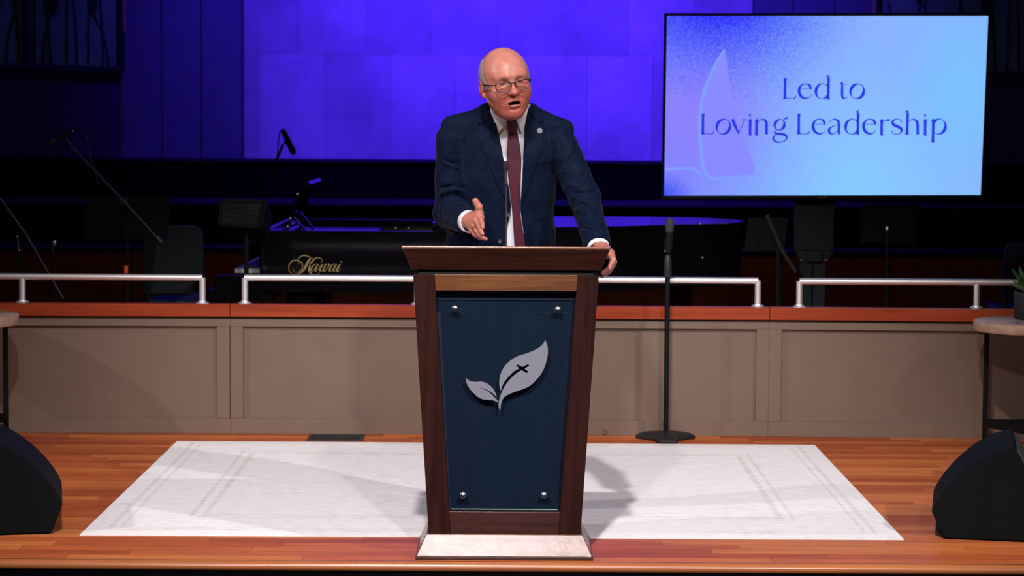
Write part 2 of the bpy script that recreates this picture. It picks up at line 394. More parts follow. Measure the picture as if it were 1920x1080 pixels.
def wing(side):
    x0 = -3.63 if side < 0 else 3.42
    a = np.array([x0, 21.0]); b = np.array([x0+side*3.4, 17.2 if side < 0 else 18.6]); d = (b-a)/np.linalg.norm(b-a)
    nn = np.array([-d[1], d[0]]); nn = nn if nn[1] < 0 else -nn
    f = lambda u, z, t: np.array([*(a+d*u+nn*t), z])
    def bx(mb, u0, u1, z0, z1, t0, t1): return mb.add([f(u, z, t) for u in (u0, u1) for t in (t0, t1) for z in (z0, z1)], [(0,1,3,2), (4,6,7,5), (0,4,5,1), (2,3,7,6), (0,2,6,4), (1,5,7,3)])
    struct(bx(B(), 0, 5, 1.19, 5.2, -.15, 0).build('wall_left' if side < 0 else 'wall_right', M['wing'], smooth=False))
    zb = 2.03 if side < 0 else 2.02
    wn = struct(bx(B(), .06, 3.0, zb, 4.6, .0, .02).build('window_1' if side < 0 else 'window_2', M['art'], smooth=False))
    fr = B()
    bx(fr, .0, 3.0, zb-.05, zb, 0, .07); bx(fr, .0, .05, zb, 4.6, 0, .07)
    for u in (1.05, 2.1): bx(fr, u, u+.07, zb, 4.6, .0, .06)
    fr.build('window_frame', M['black'], wn, bevel=.004)
    g = B(); bx(g, -.012, .022, zb+.33, 4.6, .07, .078); g.build('gilt_edge', M['gilt'], wn)
    rnd = random.Random(3+side); st = B(); hd = B()
    for i in range(22):
        u = .12+.13*i+rnd.uniform(-.04, .04); lean = rnd.uniform(-.22, .22); h = rnd.uniform(.45, 1.6)
        pts = catmull([f(u, zb+.01, .03), f(u+lean*.25, zb+h*.5, .03), f(u+lean, zb+h, .03)], 6)
        st.tube(pts, [.012-.006*k/len(pts) for k in range(len(pts))], 6)
        if i % 2 == 0:
            c = f(u+lean, zb+h+.1, .035); hd.ball(c, (.065, .03, .14), 12)
    st.build('reed_motif', M['motif'], wn); hd.build('seed_head_motif', M['motif'], wn)
wing(-1); wing(1)

# choir risers
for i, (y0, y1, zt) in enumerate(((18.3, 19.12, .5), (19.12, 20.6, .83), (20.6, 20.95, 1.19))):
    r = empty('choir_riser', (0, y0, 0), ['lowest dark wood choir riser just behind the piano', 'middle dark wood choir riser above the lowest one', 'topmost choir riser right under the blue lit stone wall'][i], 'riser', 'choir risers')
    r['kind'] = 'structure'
    B().box((-6.2, y0, 0), (6.2, y1, zt-.03)).build('riser_face', M['riser_lit'] if i == 0 else M['riser'], r, smooth=False)
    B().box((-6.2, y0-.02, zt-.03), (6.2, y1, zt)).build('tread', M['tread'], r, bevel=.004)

# low wall in three lengths with recessed panels
def low_wall(n, pts):
    """pts: three or more plan points of its face; each bay is drawn from pts[i] to pts[i+1]"""
    mb = B()
    (xa, ya), (xb, yb) = pts
    L = math.hypot(xb-xa, yb-ya); d = np.array([xb-xa, yb-ya])/L; nn = np.array([d[1], -d[0]])
    f = lambda u, t, z: np.array([xa+d[0]*u+nn[0]*t, ya+d[1]*u+nn[1]*t, z])
    def bx(m, u0, u1, t0, t1, z0, z1): return m.add([f(u, t, z) for u in (u0, u1) for t in (t1, t0) for z in (z0, z1)], [(0,1,3,2), (4,6,7,5), (0,4,5,1), (2,3,7,6), (0,2,6,4), (1,5,7,3)])
    bx(mb, 0, L, -.055, -.02, 0, .575)
    bx(mb, 0, L, -.02, 0, .0, .075); bx(mb, 0, L, -.02, 0, .53, .575)
    for u in ([0, L-.062] if n == 2 else ([L-.066] if n == 1 else [0])): bx(mb, u, u+.062, -.02, .001, .075, .53)
    mb.build(['wall_low_left', 'wall_low_middle', 'wall_low_right'][n-1], M['knee'], bevel=.002, smooth=False)['kind'] = 'structure'
    c = B(); bx(c, 0.001, L-.001, -.060, .018, .578, .640)
    c.build('trim_%d' % (n+1), M['cap'], bevel=.004)['kind'] = 'structure'
    s_ = B(); bx(s_, 0, L, -.05, .004, .57, .58); s_.build('trim_%d' % (n+4), M['matt'])['kind'] = 'structure'  # black strip stands in for the shadow line under the cap
low_wall(1, [(-3.6, WY-.055), (-1.365, WY)]); low_wall(2, [(-1.365, WY), (1.285, WY)]); low_wall(3, [(1.285, WY), (3.6, WY-.08)])

# steel handrails
def handrail(xl, xr, posts, label, yf=0.):
    z0 = .641; y = WY+.022+yf
    zt = .769; r = empty('handrail', ((xl+xr)/2, y, z0), label, 'handrail', 'steel handrails along the low wall')
    mb = B(); rr = .0165
    path = [(xl, y, zt), (xr, y, zt)]
    mb.tube([np.array(p) for p in path], rr, 20)
    mb.build('rail', M['chrome'], r)
    for x in posts:
        B().tube([(x, y, z0), (x, y, zt+(.0 if x not in (xl, xr) else 0))], rr*.95, 16).build('post', M['chrome'], r)
        B().lathe([(.0, 0), (.032, 0), (.032, .004), (.029, .007), (.021, .008), (.020, .013), (0, .013)], (x, y, z0)).build('flange', M['chrome'], r)
xw = lambda px: P(px, 550, WY+.02)[0]
handrail(-3.5, xw(380), [xw(43), xw(380)], 'steel handrail on the low wall left of the piano lettering', -.012)
handrail(xw(459), xw(1421), [xw(459), xw(782), xw(1421)], 'longest steel handrail, passing behind the lectern')
handrail(xw(1498), 3.5, [xw(1498), xw(1830)], 'steel handrail on the low wall under the big screen', -.018)

# ================================================================== RUG, FLOOR VENT
RC0 = (-.055, 9.455, 0); hx, hy = 1.53, 1.222
rg = B(); nx, ny = 60, 40
top = []
for j in range(ny+1):
    for i in range(nx+1):
        x = -hx+2*hx*i/nx; y = -hy+2*hy*j/ny
        e = min(hx-abs(x), hy-abs(y))
        top.append(np.array([x+RC0[0], y+RC0[1], .004+.005*min(1, e/.02)+.0012*math.sin(x*7+y*3)*min(1, e/.05)]))
nb = len(top); bot = [t*np.array([1, 1, 0])+np.array([0, 0, .0005]) for t in top]
fs = [(j*(nx+1)+i, j*(nx+1)+i+1, (j+1)*(nx+1)+i+1, (j+1)*(nx+1)+i) for j in range(ny) for i in range(nx)]
rg.add(top+bot, fs+[tuple(nb+k for k in q[::-1]) for q in fs])
ring = [i for i in range(nx+1)]+[j*(nx+1)+nx for j in range(1, ny+1)]+[ny*(nx+1)+i for i in range(nx-1, -1, -1)]+[j*(nx+1) for j in range(ny-1, 0, -1)]
rg.f += [(nb+ring[k], nb+ring[(k+1) % len(ring)], ring[(k+1) % len(ring)], ring[k]) for k in range(len(ring))]
o = rg.build('area_rug', rug_mat(hx, hy), origin=RC0); tag(o, 'large cream and beige faded patterned rug on the stage floor behind the lectern', 'rug')

v = empty('floor_vent', (-.835, 10.83, 0), 'dark metal vent set in the floorboards at the foot of the low wall', 'vent')
mb = B()
for a in ((-.97, 10.72, -.70, 10.735), (-.97, 10.93, -.70, 10.945), (-.97, 10.735, -.955, 10.93), (-.715, 10.735, -.70, 10.93)): mb.box((a[0], a[1], .0005), (a[2], a[3], .006))
mb.build('frame', M['dark'], v, bevel=.001)
mb = B()
for k in range(14): mb.box((-.953+k*.0173, 10.735, .0005), (-.946+k*.0173, 10.93, .004))
mb.build('slats', M['black'], v)
B().box((-.955, 10.735, .0002), (-.715, 10.93, .001)).build('duct_opening', M['cable'], v)

# ================================================================== LECTERN
LX = -.008
lec = empty('lectern', (LX, 8.02, 0), 'tapered walnut lectern with a glass panel and silver leaf emblem', 'lectern')
YF, YB = 7.86, 8.30          # front and back of the body
def tp(z):                    # half width of the body at height z
    return .269+(.327-.269)*(z-.078)/(1.01-.078)
def trap(mb, x0f, x1f, y0, y1, z0, z1):
    b = [(LX+x0f(z0), y0, z0), (LX+x1f(z0), y0, z0), (LX+x1f(z0), y1, z0), (LX+x0f(z0), y1, z0)]
    t = [(LX+x0f(z1), y0, z1), (LX+x1f(z1), y0, z1), (LX+x1f(z1), y1, z1), (LX+x0f(z1), y1, z1)]
    return mb.hexa(b, t)
OT, OB_ = .948, .163          # opening top, bottom
ow = lambda z: .196+(.2475-.196)*(z-OB_)/(OT-OB_)
trap(B(), lambda z: -tp(z), lambda z: -ow(z), YF, YF+.062, .07, 1.005).build('stile', M['walnutZ'], lec, bevel=.002)
trap(B(), lambda z: ow(z), lambda z: tp(z), YF, YF+.062, .07, 1.005).build('stile', M['walnutZ'], lec, bevel=.002)
trap(B(), lambda z: -ow(z), lambda z: ow(z), YF+.0005, YF+.062, OT, 1.005).build('top_rail', M['walnutL'], lec, bevel=.0015)
trap(B(), lambda z: -ow(z), lambda z: ow(z), YF+.0005, YF+.062, .07, OB_).build('bottom_rail', M['walnutX'], lec, bevel=.0015)
trap(B(), lambda z: -ow(z)-.01, lambda z: ow(z)+.01, YF+.062, YF+.075, .07, 1.0).build('back_panel', M['walnutP'], lec)
for s in (-1, 1):
    trap(B(), (lambda z, s=s: (-tp(z) if s < 0 else tp(z)-.02)), (lambda z, s=s: (-tp(z)+.02 if s < 0 else tp(z))), YF+.0625, YB, .07, 1.005).build('side_panel', M['walnutZ'], lec, bevel=.002)
trap(B(), lambda z: -tp(z)+.02, lambda z: tp(z)-.02, YB-.10, YB-.085, .40, .42).build('shelf', M['walnutX'], lec)
trap(B(), lambda z: -tp(z)+.02, lambda z: tp(z)-.02, YF+.076, YB-.086, .40, .42).build('shelf', M['walnutX'], lec)
trap(B(), lambda z: -tp(z)+.018, lambda z: tp(z)-.018, YF+.012, YB-.01, 1.0, 1.022).build('shadow_gap', M['cable'], lec)
# flared head: four sloping boards and a reading surface that falls towards the speaker
def ring_pts(hw, y0, y1, z0, z1=None): z1 = z0 if z1 is None else z1; return [np.array(p) for p in ((LX-hw, y0, z0), (LX+hw, y0, z0), (LX+hw, y1, z1), (LX-hw, y1, z1))]
bt = ring_pts(.331, YF-.010, YB+.012, 1.022); tpz = ring_pts(.3625, YF-.048, YB+.034, 1.098, 1.036)
hd = B(); hd.hexa(bt, tpz)
hd.build('flared_head', M['walnutX'], lec, bevel=.002, seg=2)
M['edge'] = wood('polished_top_edge', [(.14,.05,.022), (.22,.085,.038), (.30,.12,.055)], 0, 1., .22, 1., .15)
mb = B(); mb.hexa(ring_pts(.3655, YF-.051, YB+.037, 1.0975, 1.0345), ring_pts(.3665, YF-.052, YB+.038, 1.1085, 1.0455)); mb.build('reading_surface', M['edge'], lec, bevel=.0054, seg=5)
# flared plinth
pb = ring_pts(.3115, YF-.052, 8.224, 0.012); pt = ring_pts(.277, YF-.005, 8.19, .084)
pl = B(); pl.hexa(ring_pts(.3135, YF-.054, 8.226, 0.001), ring_pts(.3135, YF-.054, 8.226, .012)); pl.build('plinth_foot', M['walnutX'], lec, bevel=.002)
M['plinth'] = wood('polished_walnut_plinth', [(.07,.022,.012), (.13,.042,.024), (.19,.07,.038)], 0, .6, .5, .75, .2)
M['plinth'].node_tree.nodes['Principled BSDF'].inputs['Specular IOR Level'].default_value = .25
M['plinth'].node_tree.nodes['Principled BSDF'].inputs['Coat Roughness'].default_value = .15
nt = M['plinth'].node_tree; tcn = nd(nt, 'ShaderNodeTexCoord'); nz1 = nd(nt, 'ShaderNodeTexNoise', i_Scale=22., i_Detail=9.0, i_Roughness=.75)
nt.links.new(tcn.outputs['Object'], nz1.inputs['Vector']); bpn = nd(nt, 'ShaderNodeBump', i_Strength=.35, i_Distance=.003)
nt.links.new(nz1.outputs['Fac'], bpn.inputs['Height']); nt.links.new(bpn.outputs[0], nt.nodes['Principled BSDF'].inputs['Normal']); nt.links.new(bpn.outputs[0], nt.nodes['Principled BSDF'].inputs['Coat Normal'])
pl = B(); pl.hexa(pb, pt); pl.build('plinth', M['plinth'], lec, bevel=.003)
# glass panel, stand-offs, emblem
gz0, gz1 = .171, .932
gw = lambda z: .190+(.236-.190)*(z-gz0)/(gz1-gz0)
trap(B(), lambda z: -gw(z), lambda z: gw(z), YF+.012, YF+.020, gz0, gz1).build('glass_panel', M['glass'], lec, bevel=.0008)
B().box((LX-gw(gz0)+.002, YF+.0115, gz0-.0015), (LX+gw(gz0)-.002, YF+.0205, gz0+.0005)).build('glass_edge', mat('green_glass_edge', (.35, .55, .48), .3), lec)
for px, py in ((853, 578), (1046, 580), (868, 928), (1020, 928)):
    c = P(px, py, YF+.009)
    B().lathe([(0, .012), (.008, .011), (.0115, .007), (.0118, 0), (.0118, -.001), (.006, -.001), (.006, -.052), (0, -.052)], c, (0, -1, 0)).build('standoff_bolt', M['polished'], lec, angle=50)
def emb(zx, zy):               # from the close view of the emblem to the lectern front
    return P(840+zx/5.4, 600+zy/5.4, YF+.0055)
y0, y1 = YF+.0055, YF+.0115
def sm(*pts): return [tuple(p) for p in catmull(pts, 10)]
big = (sm((532, 716), (519, 640), (535, 540), (590, 450), (690, 375), (800, 338), (880, 305), (945, 262), (986, 203))
       + sm((986, 203), (1008, 270), (1010, 350), (990, 440), (955, 525), (900, 600), (830, 665), (730, 710), (640, 742), (570, 782), (538, 845), (529, 924))[1:]
       + sm((529, 924), (514, 880), (514, 834), (528, 780), (556, 705), (600, 635), (660, 568), (702, 536), (744, 508))[1:]
       + [(795, 540), (818, 524), (776, 494), (826, 461), (808, 448), (751, 476), (708, 450), (688, 462), (722, 491)]
       + sm((722, 491), (680, 512), (640, 545), (600, 588), (560, 645), (532, 716))[1:-1])
small = (sm((181, 586), (215, 615), (265, 628), (350, 628), (420, 660), (470, 720), (494, 784))
       + sm((494, 784), (450, 740), (400, 710), (350, 691), (306, 681))[1:]
       + sm((306, 681), (350, 697), (400, 722), (455, 768), (516, 832))[1:]
       + sm((516, 832), (440, 811), (350, 802), (290, 770), (230, 710), (190, 640), (181, 586))[1:-1])
em = B()
for poly in (big, small):
    q = [emb(*p) for p in poly]; n = len(q)
    em.add([np.array([a[0], y0, a[2]]) for a in q]+[np.array([a[0], y1, a[2]]) for a in q],
           [list(range(n))[::-1], list(range(n, 2*n))]+[(i, (i+1) % n, n+(i+1) % n, n+i) for i in range(n)])
em.build('leaf_emblem', M['emblem'], lec, smooth=False)
# gooseneck microphone on the lectern
gm = empty('gooseneck_microphone', P(949, 457, 8.06), 'slim black gooseneck microphone with foam tip rising from the lectern', 'microphone')
gb = P(949, 460, 8.06); gb[2] = 1.077
gt = P(948.5, 317, 8.05)
B().lathe([(0, 0), (.022, 0), (.022, .006), (.012, .012), (.006, .02), (0, .02)], gb).build('mount', M['black'], gm)
B().tube(catmull([gb, gb*.5+gt*.5+np.array([.001, .006, 0]), gt], 8), .0032, 10).build('gooseneck', M['dark'], gm)
ax = gt-gb; ax = ax/np.linalg.norm(ax)
B().tube([gt-ax*.055, gt-ax*.005], .0055, 10).build('microphone_body', M['dark'], gm)
B().lathe([(0, -.006), (.006, -.006), (.0085, -.001), (.0105, .008), (.0108, .020), (.0095, .0265), (.006, .029), (0, .0295)], gt, ax).build('foam_windscreen', M['foam'], gm)
# ================================================================== SCREEN ON ITS CART
TW, TH = 1.90, 1.085
TC = np.array([1.8462, 13.1442, 1.6409])
TR = rot('z', math.radians(1.644)) @ rot('x', math.radians(6.858)) @ rot('y', math.radians(-.421))
def tv(u, v, t=0.): return TC + TR @ np.array([u, t, v])      # t<0 towards the hall
tn = TR @ np.array([0, -1, 0.])
def tvpx(px, py, t=-.0015):
    d = ray(px, py); o0 = tv(0, 0, t); k = np.dot(o0-CC, tn)/np.dot(d, tn); return CC+d*k
scr = empty('television', TC, 'large flat television showing a blue title slide on a tall cart', 'television')
def tbox(mb, u0, u1, v0, v1, t0, t1): return mb.add([tv(u, v, t) for u in (u0, u1) for t in (t0, t1) for v in (v0, v1)], [(0,1,3,2), (4,6,7,5), (0,4,5,1), (2,3,7,6), (0,2,6,4), (1,5,7,3)])
bz = .014
mb = B(); tbox(mb, -TW/2, TW/2, TH/2-bz, TH/2, -.006, .03); tbox(mb, -TW/2, TW/2, -TH/2, -TH/2+.020, -.006, .03)
tbox(mb, -TW/2, -TW/2+bz, -TH/2+.02, TH/2-bz, -.006, .03); tbox(mb, TW/2-bz, TW/2, -TH/2+.02, TH/2-bz, -.006, .03)
mb.build('bezel', M['black'], scr, bevel=.002)
mb = B(); tbox(mb, -TW/2+.004, TW/2-.004, -TH/2+.004, TH/2-.004, .004, .045); tbox(mb, -.5, .5, -.35, .2, .045, .075)
mb.build('housing', M['black'], scr, bevel=.006)
def screen_mat():
    m, nt, b = new_mat('lit_slide')
    tc = nd(nt, 'ShaderNodeTexCoord'); sx = nd(nt, 'ShaderNodeSeparateXYZ')
    mp = nd(nt, 'ShaderNodeMapping'); mp.vector_type = 'POINT'
    nt.links.new(tc.outputs['Generated'], sx.inputs[0])
    U, V = sx.outputs['X'], sx.outputs['Z']
    def Mt(op, a, b_=None, c=None):
        n = nd(nt, 'ShaderNodeMath', operation=op)
        for i, v in enumerate((a, b_, c)):
            if v is None: continue
            if isinstance(v, (int, float)): n.inputs[i].default_value = v
            else: nt.links.new(v, n.inputs[i])
        return n.outputs[0]
    def blob(cx, cy, rx, ry, p=1.):
        d = Mt('SQRT', Mt('ADD', Mt('POWER', Mt('DIVIDE', Mt('SUBTRACT', U, cx), rx), 2.), Mt('POWER', Mt('DIVIDE', Mt('SUBTRACT', V, cy), ry), 2.)))
        n = nd(nt, 'ShaderNodeMapRange', interpolation_type='SMOOTHSTEP', i_From_Min=1., i_From_Max=.0); nt.links.new(Mt('ADD', d, grain), n.inputs[0]); return n.outputs[0]
    nz = nd(nt, 'ShaderNodeTexNoise', i_Scale=75., i_Detail=2.0); nt.links.new(tc.outputs['Object'], nz.inputs['Vector'])
    grain = Mt('MULTIPLY', Mt('SUBTRACT', nz.outputs['Fac'], .5), .42)
    def mix(f, a, col):
        x = nd(nt, 'ShaderNodeMix', data_type='RGBA'); nt.links.new(f, x.inputs[0])
        if isinstance(a, tuple): x.inputs[6].default_value = (*a, 1)
        else: nt.links.new(a, x.inputs[6])
        x.inputs[7].default_value = (*col, 1); return x.outputs[2]
    c = mix(blob(.55, .0, .62, .9), (.25, .45, 1.), (.25, .59, 1.))
    c = mix(blob(.93, .6, .26, .7), c, (.20, .53, 1.))
    c = mix(blob(-.05, .30, .70, 1.4), c, (.215, .225, 1.))
    c = mix(Mt('MULTIPLY', blob(.12, .45, .30, .5), .6), c, (.30, .20, .98))
    c = mix(blob(.15, 1.10, .54, .66), c, (.012, .010, .93))
    c = mix(blob(.0, 0., .12, .16), c, (.06, .10, .95))
    nt.links.new(c, b.inputs['Emission Color']); b.inputs['Emission Strength'].default_value = 1.
    b.inputs['Base Color'].default_value = (0, 0, 0, 1); b.inputs['Roughness'].default_value = .3; b.inputs['Specular IOR Level'].default_value = .2
    return m
s_ = tbox(B(), -TW/2+bz, TW/2-bz, -TH/2+.02, TH/2-bz, -.001, .003).build('screen', screen_mat(), scr, smooth=False)
def ztv(zx, zy): return tvpx(1240+zx/2.769, zy/2.769, -.0016)
M['gr_light'] = emit('slide_light_line', (.225, .335, 1.)); M['gr_violet'] = emit('slide_violet_leaf', (.250, .262, 1.)); M['ink'] = emit('slide_ink', (.022, .035, .80))
def pool(pts, name, m):
    q = [ztv(*p) for p in catmull(pts, 8, True)]
    link(name, q, [list(range(len(q)))[::-1]], m, s_, False)
pool([(325, 265), (350, 400), (395, 620), (485, 885), (380, 912), (245, 918), (212, 800), (208, 560), (262, 390)], 'slide_leaf', M['gr_violet'])
mb = B()
for pts in ([(330, 255, 10), (285, 330, 16), (225, 470, 20), (200, 620, 18), (208, 800, 18), (240, 915, 20), (350, 925, 20), (520, 902, 8)],
            [(15, 880, 12), (100, 875, 16), (170, 880, 16), (212, 915, 12)]): pen(mb, pts, lambda x, y: ztv(x, y)+tn*.0004)
mb.build('slide_outline', M['gr_light'], s_, smooth=False)
# title lettering, drawn with a broad pen: heavy uprights, hairline joins (units: 1/5.486 px of the photograph)
K = 5.486
def glyph(ch):
    T = 25
    def ov(cx, cy, rx, ry, t=.25, a0=0, a1=2*PI, lo=5, hi=27, n=28):
        pts = []
        for i in range(n+1):
            a = a0+(a1-a0)*i/n; wd = lo+(hi-lo)*abs(math.cos(a+t*.6))**1.6
            pts.append((cx+(rx-wd/2)*math.cos(a), cy+(ry-wd/2+2)*math.sin(a), wd))
        return pts
    D = PI/180
    st = lambda x, y0_, y1_, top=True, foot=True, w=T, lean=3: [[(x-lean/2, y0_, w+(18 if foot else 0)), (x-lean/2, y0_+7, w+(3 if foot else 0)), (x, (y0_+y1_)/2, w-2), (x+lean/2, y1_-14, w), (x+lean/2, y1_, w+(14 if top else 0))]]
    if ch == 'L': return st(22, 0, 212)+[[(10, 4, 7), (100, 4, 6), (118, 5, 10), (138, 32, 7)]]
    if ch == 'e': return [[(8, 100, 5), (142, 103, 5)], [(133, 97, 8), (132, 112, 20), (118, 140, 20), (84, 154, 9), (45, 145, 12), (17, 110, 22), (14, 72, 26), (28, 32, 25), (58, 9, 19), (88, 4, 13), (120, 16, 7), (141, 42, 4)]]
    if ch == 'o': return [ov(80, 77, 80, 80, .9)]
    if ch == 'd': return [ov(80, 77, 80, 80, .4, 38*D, 322*D), [(142, 0, 34), (140, 8, 24), (141, 120, 23), (143, 222, 25)], [(118, 228, 5), (134, 232, 16), (151, 242, 6)], [(128, 112, 5), (139, 95, 8)], [(112, 8, 5), (139, 38, 6)]]
    if ch == 't': return [[(34, 174, 5), (28, 160, 14), (28, 100, 22), (27, 40, 22), (36, 10, 18), (56, 3, 9), (84, 22, 4)], [(2, 150, 5), (80, 151, 5)], [(4, 152, 6), (20, 158, 16), (34, 180, 5)]]
    if ch == 'v': return [[(12, 150, 26), (40, 80, 25), (74, 6, 12)], [(138, 152, 8), (104, 70, 6), (74, 4, 8)], [(-6, 153, 4), (34, 153, 4)], [(112, 153, 4), (158, 153, 4)]]
    if ch == 'i': return [[(22, 0, 40), (21, 8, 26), (22, 80, 24), (24, 140, 25), (26, 152, 8)], [(4, 136, 5), (20, 146, 14), (34, 155, 5)], [(10, 193, 6), (12, 193, 20), (20, 193, 27), (28, 193, 20), (30, 193, 6)]]
    if ch == 'n': return [[(22, 0, 40), (21, 8, 26), (22, 80, 24), (24, 140, 25), (26, 152, 8)], [(4, 136, 5), (20, 146, 14), (34, 155, 5)], [(30, 118, 5), (60, 146, 7), (96, 150, 14), (118, 132, 24), (124, 100, 24), (124, 8, 25), (124, 0, 40)]]
    if ch == 'h': return [[(22, 0, 40), (21, 8, 26), (24, 120, 23), (28, 222, 25)], [(2, 228, 5), (18, 232, 16), (38, 242, 6)], [(30, 118, 5), (60, 146, 7), (96, 150, 14), (120, 132, 24), (128, 100, 24), (130, 8, 25), (130, 0, 40)]]
    if ch == 'g': return [ov(62, 97, 62, 57, .6), [(96, 143, 6), (120, 162, 12), (135, 166, 20), (147, 168, 10)], [(40, 46, 5), (14, 34, 9), (12, 14, 14), (40, 4, 22), (100, -2, 22), (132, -22, 20), (130, -55, 12), (90, -80, 9), (36, -82, 14), (2, -60, 18), (0, -28, 14), (28, -2, 7)]]
    if ch == 'a': return [[(18, 116, 5), (32, 140, 7), (66, 154, 10), (98, 142, 20), (114, 112, 24), (114, 40, 24), (118, 8, 25), (122, 0, 34)], [(108, 96, 5), (60, 84, 7), (24, 62, 16), (12, 36, 24), (24, 10, 20), (48, 2, 11), (84, 18, 6), (106, 44, 5)]]
    if ch == 'r': return [[(24, 0, 40), (23, 8, 26), (24, 80, 24), (26, 140, 25), (28, 152, 8)], [(4, 136, 5), (22, 146, 14), (36, 155, 5)], [(32, 112, 4), (48, 136, 6), (68, 144, 10), (90, 143, 19), (105, 149, 12), (112, 151, 4)]]
    if ch == 's': return [[(108, 120, 8), (105, 140, 7), (80, 154, 6), (42, 152, 10), (16, 128, 20), (24, 100, 26), (62, 80, 26), (100, 60, 26), (110, 34, 20), (92, 8, 9), (52, 0, 6), (18, 10, 8), (4, 40, 6)]]
    if ch == 'p': return [[(20, -82, 40), (21, -74, 26), (24, 40, 24), (27, 140, 25), (28, 152, 8)], [(2, 136, 5), (22, 146, 14), (38, 155, 5)], ov(82, 77, 80, 80, .7, -142*D, 142*D)]
    return []
def title(text, pos, base):
    for ch, x0 in zip(text, pos):
        for s in glyph(ch): pen(LET, [(q[0], q[1], q[2]*1.14+.5) for q in s], lambda x, y, x0=x0: tvpx(x0+x/K, base-y/K, -.0022), 5, len(s) < 20)
for text, pos, base in (('Ledto', (1467.9, 1496, 1527.5, 1574, 1592.7), 185.2),
        ('LovingLeadership', (1314, 1341.8, 1371.5, 1402.5, 1414.5, 1450.5, 1493.7, 1522, 1552, 1583, 1616.8, 1648.7, 1670.6, 1697, 1730.7, 1745.3), 251.5)):
    LET = B(); title(text, pos, base); LET.build('title_line', M['ink'], s_, smooth=False)
mb = B(); 
for k, c in enumerate((-.030, -.020, -.010, .002, .012)): tbox(mb, c, c+.007, -TH/2+.005, -TH/2+.014, -.0075, -.0055)
mb.build('maker_badge', M['steel'], scr)
# cart
ct = empty('screen_cart', (1.80, 13.35, 0), 'grey-green steel cart column holding up the television', 'cart')
CY = 13.32
cpx = lambda px, py: P(px, py, CY)
mb = B(); a = cpx(1490, 395); b_ = cpx(1563, 470); mb.box((a[0], CY, b_[2]), (b_[0], CY+.05, a[2]+.25))
q = [cpx(*p) for p in ((1490, 470), (1500, 490), (1552, 490), (1563, 470))]
mb.add([np.array([p[0], CY+t, p[2]]) for t in (0, .05) for p in q], [(0,1,2,3), (7,6,5,4)]+[(i, 4+i, 4+(i+1) % 4, (i+1) % 4) for i in range(4)])
mb.build('mounting_plate', M['tvcart'], ct, bevel=.003)
for px in (1493.5, 1558.5):
    mb = B()
    for k in range(9):
        c = cpx(px, 402+k*9.2); mb.tube([c+np.array([0, .002, 0]), c-np.array([0, .002, 0])], .006, 8)
    mb.build('slot_row', M['cable'], ct)
mb = B(); a = cpx(1500, 480); b_ = cpx(1549, 480)
mb.box((a[0], CY+.01, .1), (a[0]+(b_[0]-a[0])*.48, CY+.07, a[2])); mb.box((a[0]+(b_[0]-a[0])*.52, CY+.01, .1), (b_[0], CY+.07, a[2]))
mb.build('column', M['tvcart'], ct, bevel=.004)
a = cpx(1511, 471); b_ = cpx(1541, 491); B().box((a[0], CY-.03, b_[2]), (b_[0], CY, a[2])).build('cable_box', M['tvcart'], ct, bevel=.008, seg=3)
for px, py in ((1502, 488), (1548, 488)): B().ball(cpx(px, py)-np.array([0, .003, 0]), .006, 10).build('bolt', M['chrome'], ct)
xm = (cpx(1500, 480)[0]+cpx(1549, 480)[0])/2
mb = B(); mb.box((xm-.45, CY-.30, .05), (xm+.45, CY-.24, .10)); mb.box((xm-.45, CY+.3, .05), (xm+.45, CY+.36, .10)); mb.box((xm-.04, CY-.3, .04), (xm+.04, CY+.36, .12))
mb.build('base_frame', M['tvcart'], ct, bevel=.004)
for sx_ in (-1, 1):
    for yy in (-.27, .33): B().lathe([(0, -.014), (.026, -.014), (.026, .014), (0, .014)], (xm+sx_*.42, CY+yy, .027), (1, 0, 0)).build('caster', M['cable'], ct)
B().box((xm-.30, 13.255, 1.45), (xm+.30, 13.33, 1.75)).build('bracket', M['tvcart'], ct)
B().box((xm-.05, CY+.005, 1.20), (xm+.05, CY+.06, 1.75)).build('upper_post', M['tvcart'], ct)

# ================================================================== GRAND PIANO
pn = empty('grand_piano', (0, 12.9, 0), 'black lacquered grand piano behind the low wall with gold script lettering', 'piano')
PF = 12.3
def plan(pts, z0, z1, name, m, parent, bevel=.004):
    n = len(pts)
    o = link(name, [np.array([x, y, z0]) for x, y in pts]+[np.array([x, y, z1]) for x, y in pts],
             [list(range(n))[::-1], list(range(n, 2*n))]+[(i, (i+1) % n, n+(i+1) % n, n+i) for i in range(n)], m, parent, True, 30)
    if bevel:
        b = o.modifiers.new('bevel', 'BEVEL'); b.width = bevel; b.segments = 3; b.limit_method = 'ANGLE'; b.angle_limit = math.radians(50)
    return o
def s2d(*p): return [tuple(q) for q in catmull(p, 8)]
XR = 1.38
outer = ([(-1.36, PF)]+s2d((-.25, PF), (.15, PF+.03), (.55, PF+.20), (.85, PF+.42), (1.1, PF+.56), (1.28, PF+.72), (XR, PF+.98), (1.30, PF+1.25), (1.10, PF+1.42), (.8, PF+1.5))+[(-1.36, PF+1.5)])
ctr = np.array([-.1, PF+.72])
zr = .938
n = len(outer)
inner = []
for i in range(n):          # rim 45 mm thick
    a = np.array(outer[i-1]); b_ = np.array(outer[i]); c = np.array(outer[(i+1) % n])
    t = (c-a)/np.linalg.norm(c-a); inner.append(b_+np.array([-t[1], t[0]])*.045)
inner = np.array(inner)
vv = [np.array([*p, z]) for z in (.60, zr) for p in outer]+[np.array([*p, z]) for z in (.60, zr) for p in inner]
ff = []
for i in range(n):
    j = (i+1) % n
    ff += [(i, j, n+j, n+i), (2*n+j, 2*n+i, 3*n+i, 3*n+j), (n+i, n+j, 3*n+j, 3*n+i), (j, i, 2*n+i, 2*n+j)]
link('rim', vv, ff, M['lacquer'], pn, True, 30)
plan([tuple(p) for p in inner], .66, .70, 'soundboard', M['riser'], pn, 0)
